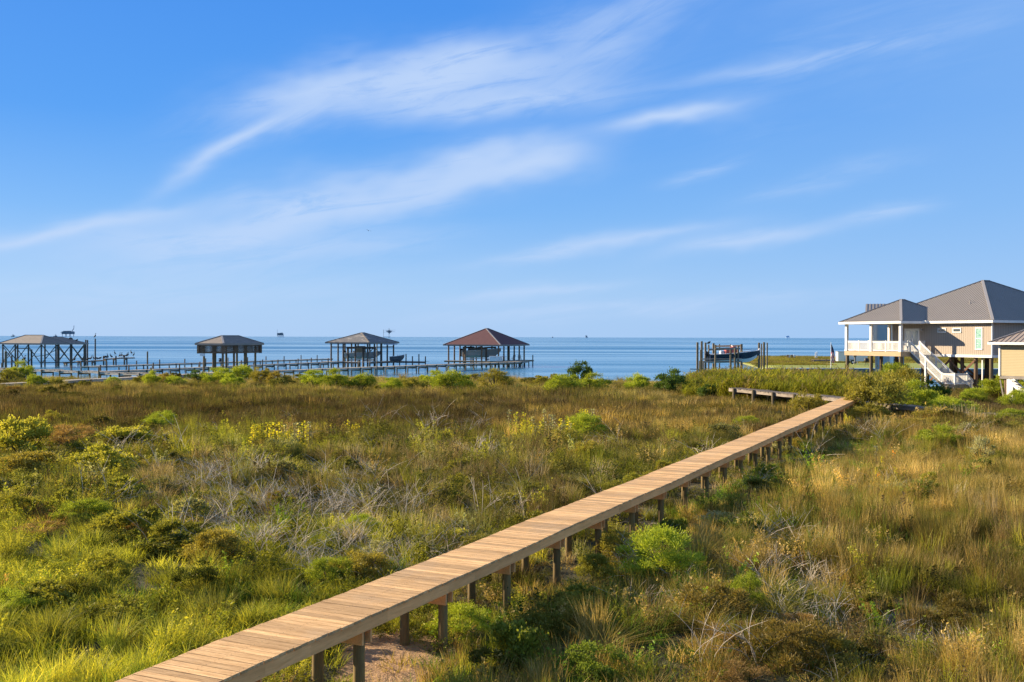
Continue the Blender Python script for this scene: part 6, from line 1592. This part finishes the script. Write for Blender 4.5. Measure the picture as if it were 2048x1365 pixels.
for i, (px, py, h_, k_, lb) in enumerate(((1755, 935, 46, 3, 'pale-leaved stalk in the golden rushes, highest of the group'), (1768, 950, 40, 0, 'yellow stalk in the golden rushes below the pale one'), (1788, 938, 40, 5, 'stalk with bright orange leaves, upper one in the golden rushes'),
                                         (1762, 982, 36, 5, 'stalk with bright orange leaves, lower one in the golden rushes'), (1756, 970, 36, 0, 'yellow stalk beside the lower orange-leaved one'), (1793, 975, 40, 1, 'yellow-green stalk right of the lower orange-leaved one'), (1822, 960, 24, 3, 'short pale stalk right of the orange-leaved pair'))):
    stalk(k_, px, py, h_, lb, Lg5)
TN = {0: [0, 1], 1: [2, 3], 2: [4, 5], 3: [6, 7, 8], 4: [9, 7]}; TF = {0: [0, 1], 1: [2], 2: [3], 3: [4], 4: [5]}
cnt = []
def mound(name, seed, nleaf, leaf, aspect, nl=22, flat=.9):
    (V, Fc, rn, H), _q = shrub_parts(seed, nl=nl, nleaf=nleaf, leaf=leaf, aspect=aspect, flat=flat); return leafmesh(name, V, [Fc], rn, H, lm)
MOUND = src_collection('mound_clumps', [mound('m0', 81, 4200, .045, .5), mound('m1', 82, 5200, .035, .55), mound('m2', 83, 5000, .06, .16), mound('m3', 84, 3600, .055, .6),
    blades('m4', 260, .95, .10, .95, .008, vm, .45, 4, 91, (.08, 0)), blades('m5', 240, .85, .14, 1.25, .008, vm, .5, 4, 92, (.15, 0)), blades('m6', 200, .8, .16, .6, .012, vm, .45, 3, 93)])
def mounds(n, y0, y1, seed, sz):
    g = np.random.default_rng(seed); X, Y, g = sample(n, y0, y1, seed); px, py, v, ki, pi, tint, nA, nB, nC = layout(X, Y, g); Z = land_h(X, Y)
    k = (Z > .2) & (np.abs(v) > .95) & ~houses(X, Y) & ~in_sand(X, Y) & (shore_y(X) - Y > 3) & (fbm(X, Y, 3.5, 951) > .42)
    X, Y, Z, v, ki, pi, tint, px, py = [q[k] for q in (X, Y, Z, v, ki, pi, tint, px, py)]; n = len(X)
    leafy = np.isin(pi, [PK.index(q) for q in ('green', 'yell', 'lush', 'dim', 'pale')]); rust = pi == PK.index('rust')
    idx = np.where(leafy, g.choice([0, 1, 3, 6], n), g.choice([4, 5, 5], n)); idx = np.where(rust, 2, idx); keepm = ~(rust & (g.uniform(0, 1, n) < .5)); sw = (px < 900) & (py > 1080) & (g.uniform(0, 1, n) < .72); idx = np.where(sw, 6, idx)
    w_ = np.where(idx < 4, g.uniform(.6, 1.7, n), g.uniform(.8, 1.25, n)) * sz; h_ = np.where(idx < 4, g.uniform(.6, 1.25, n), g.uniform(.75, 1.15, n)) * sz ** .5
    w_ = np.where(np.abs(v) < 1.6, w_ * .7, w_)
    return scatter('weed_mounds', np.stack([X, Y, Z - .05], 1), idx, np.stack([w_, w_ * g.uniform(.8, 1.2, n), h_], 1), np.stack([g.normal(0, .06, n), g.normal(0, .06, n), g.uniform(0, 6.28, n)], 1), np.where(idx < 4, .8, 1.05)[:, None] * (.6 * tint + .4 * tint.mean(0)[None, :] * np.array([1.0, 1.05, .9])) * g.uniform(.75, 1.3, n)[:, None], MOUND)
mounds(.8, 9, 40, 701, 1.0)['label'] = 'leafy mounds and arching tussocks in the near marsh'
mounds(.30, 40, 92, 702, 1.45)['label'] = 'larger rounded weed clumps of the farther marsh'
mounds(.20, 92, 122, 703, 1.7)['label'] = 'irregular low thicket between the shore shrubs'
# short undergrowth so that gaps between tussocks show low leaves, not bare soil
TU = {0: [9, 2], 1: [2, 3], 2: [9], 3: [7, 9], 4: [9, 7]}
o, n = grow('undergrowth', 9.0, 5, 34, NEAR, TU, 601, .62, .6, .55); o['label'] = 'short undergrowth between the marsh tussocks'  # low tone paints the shade between the tussocks into the tint
o, n = grow('marsh_grass', 17.0, 5, 30, NEAR, TN, 501, 1.05); cnt.append(n); o['label'] = 'mixed marsh grass and low weeds in the foreground'
o, n = grow('marsh_grass', 7.5, 30, 56, NEAR, TN, 502, 1.35, .85); cnt.append(n); o['label'] = 'brown and olive marsh rushes of the middle distance'
o, n = grow('marsh_grass', 2.6, 56, 146, FARC, TF, 503, 1.3, .8); cnt.append(n); o['label'] = 'brown rush beds and shore grass before the water'
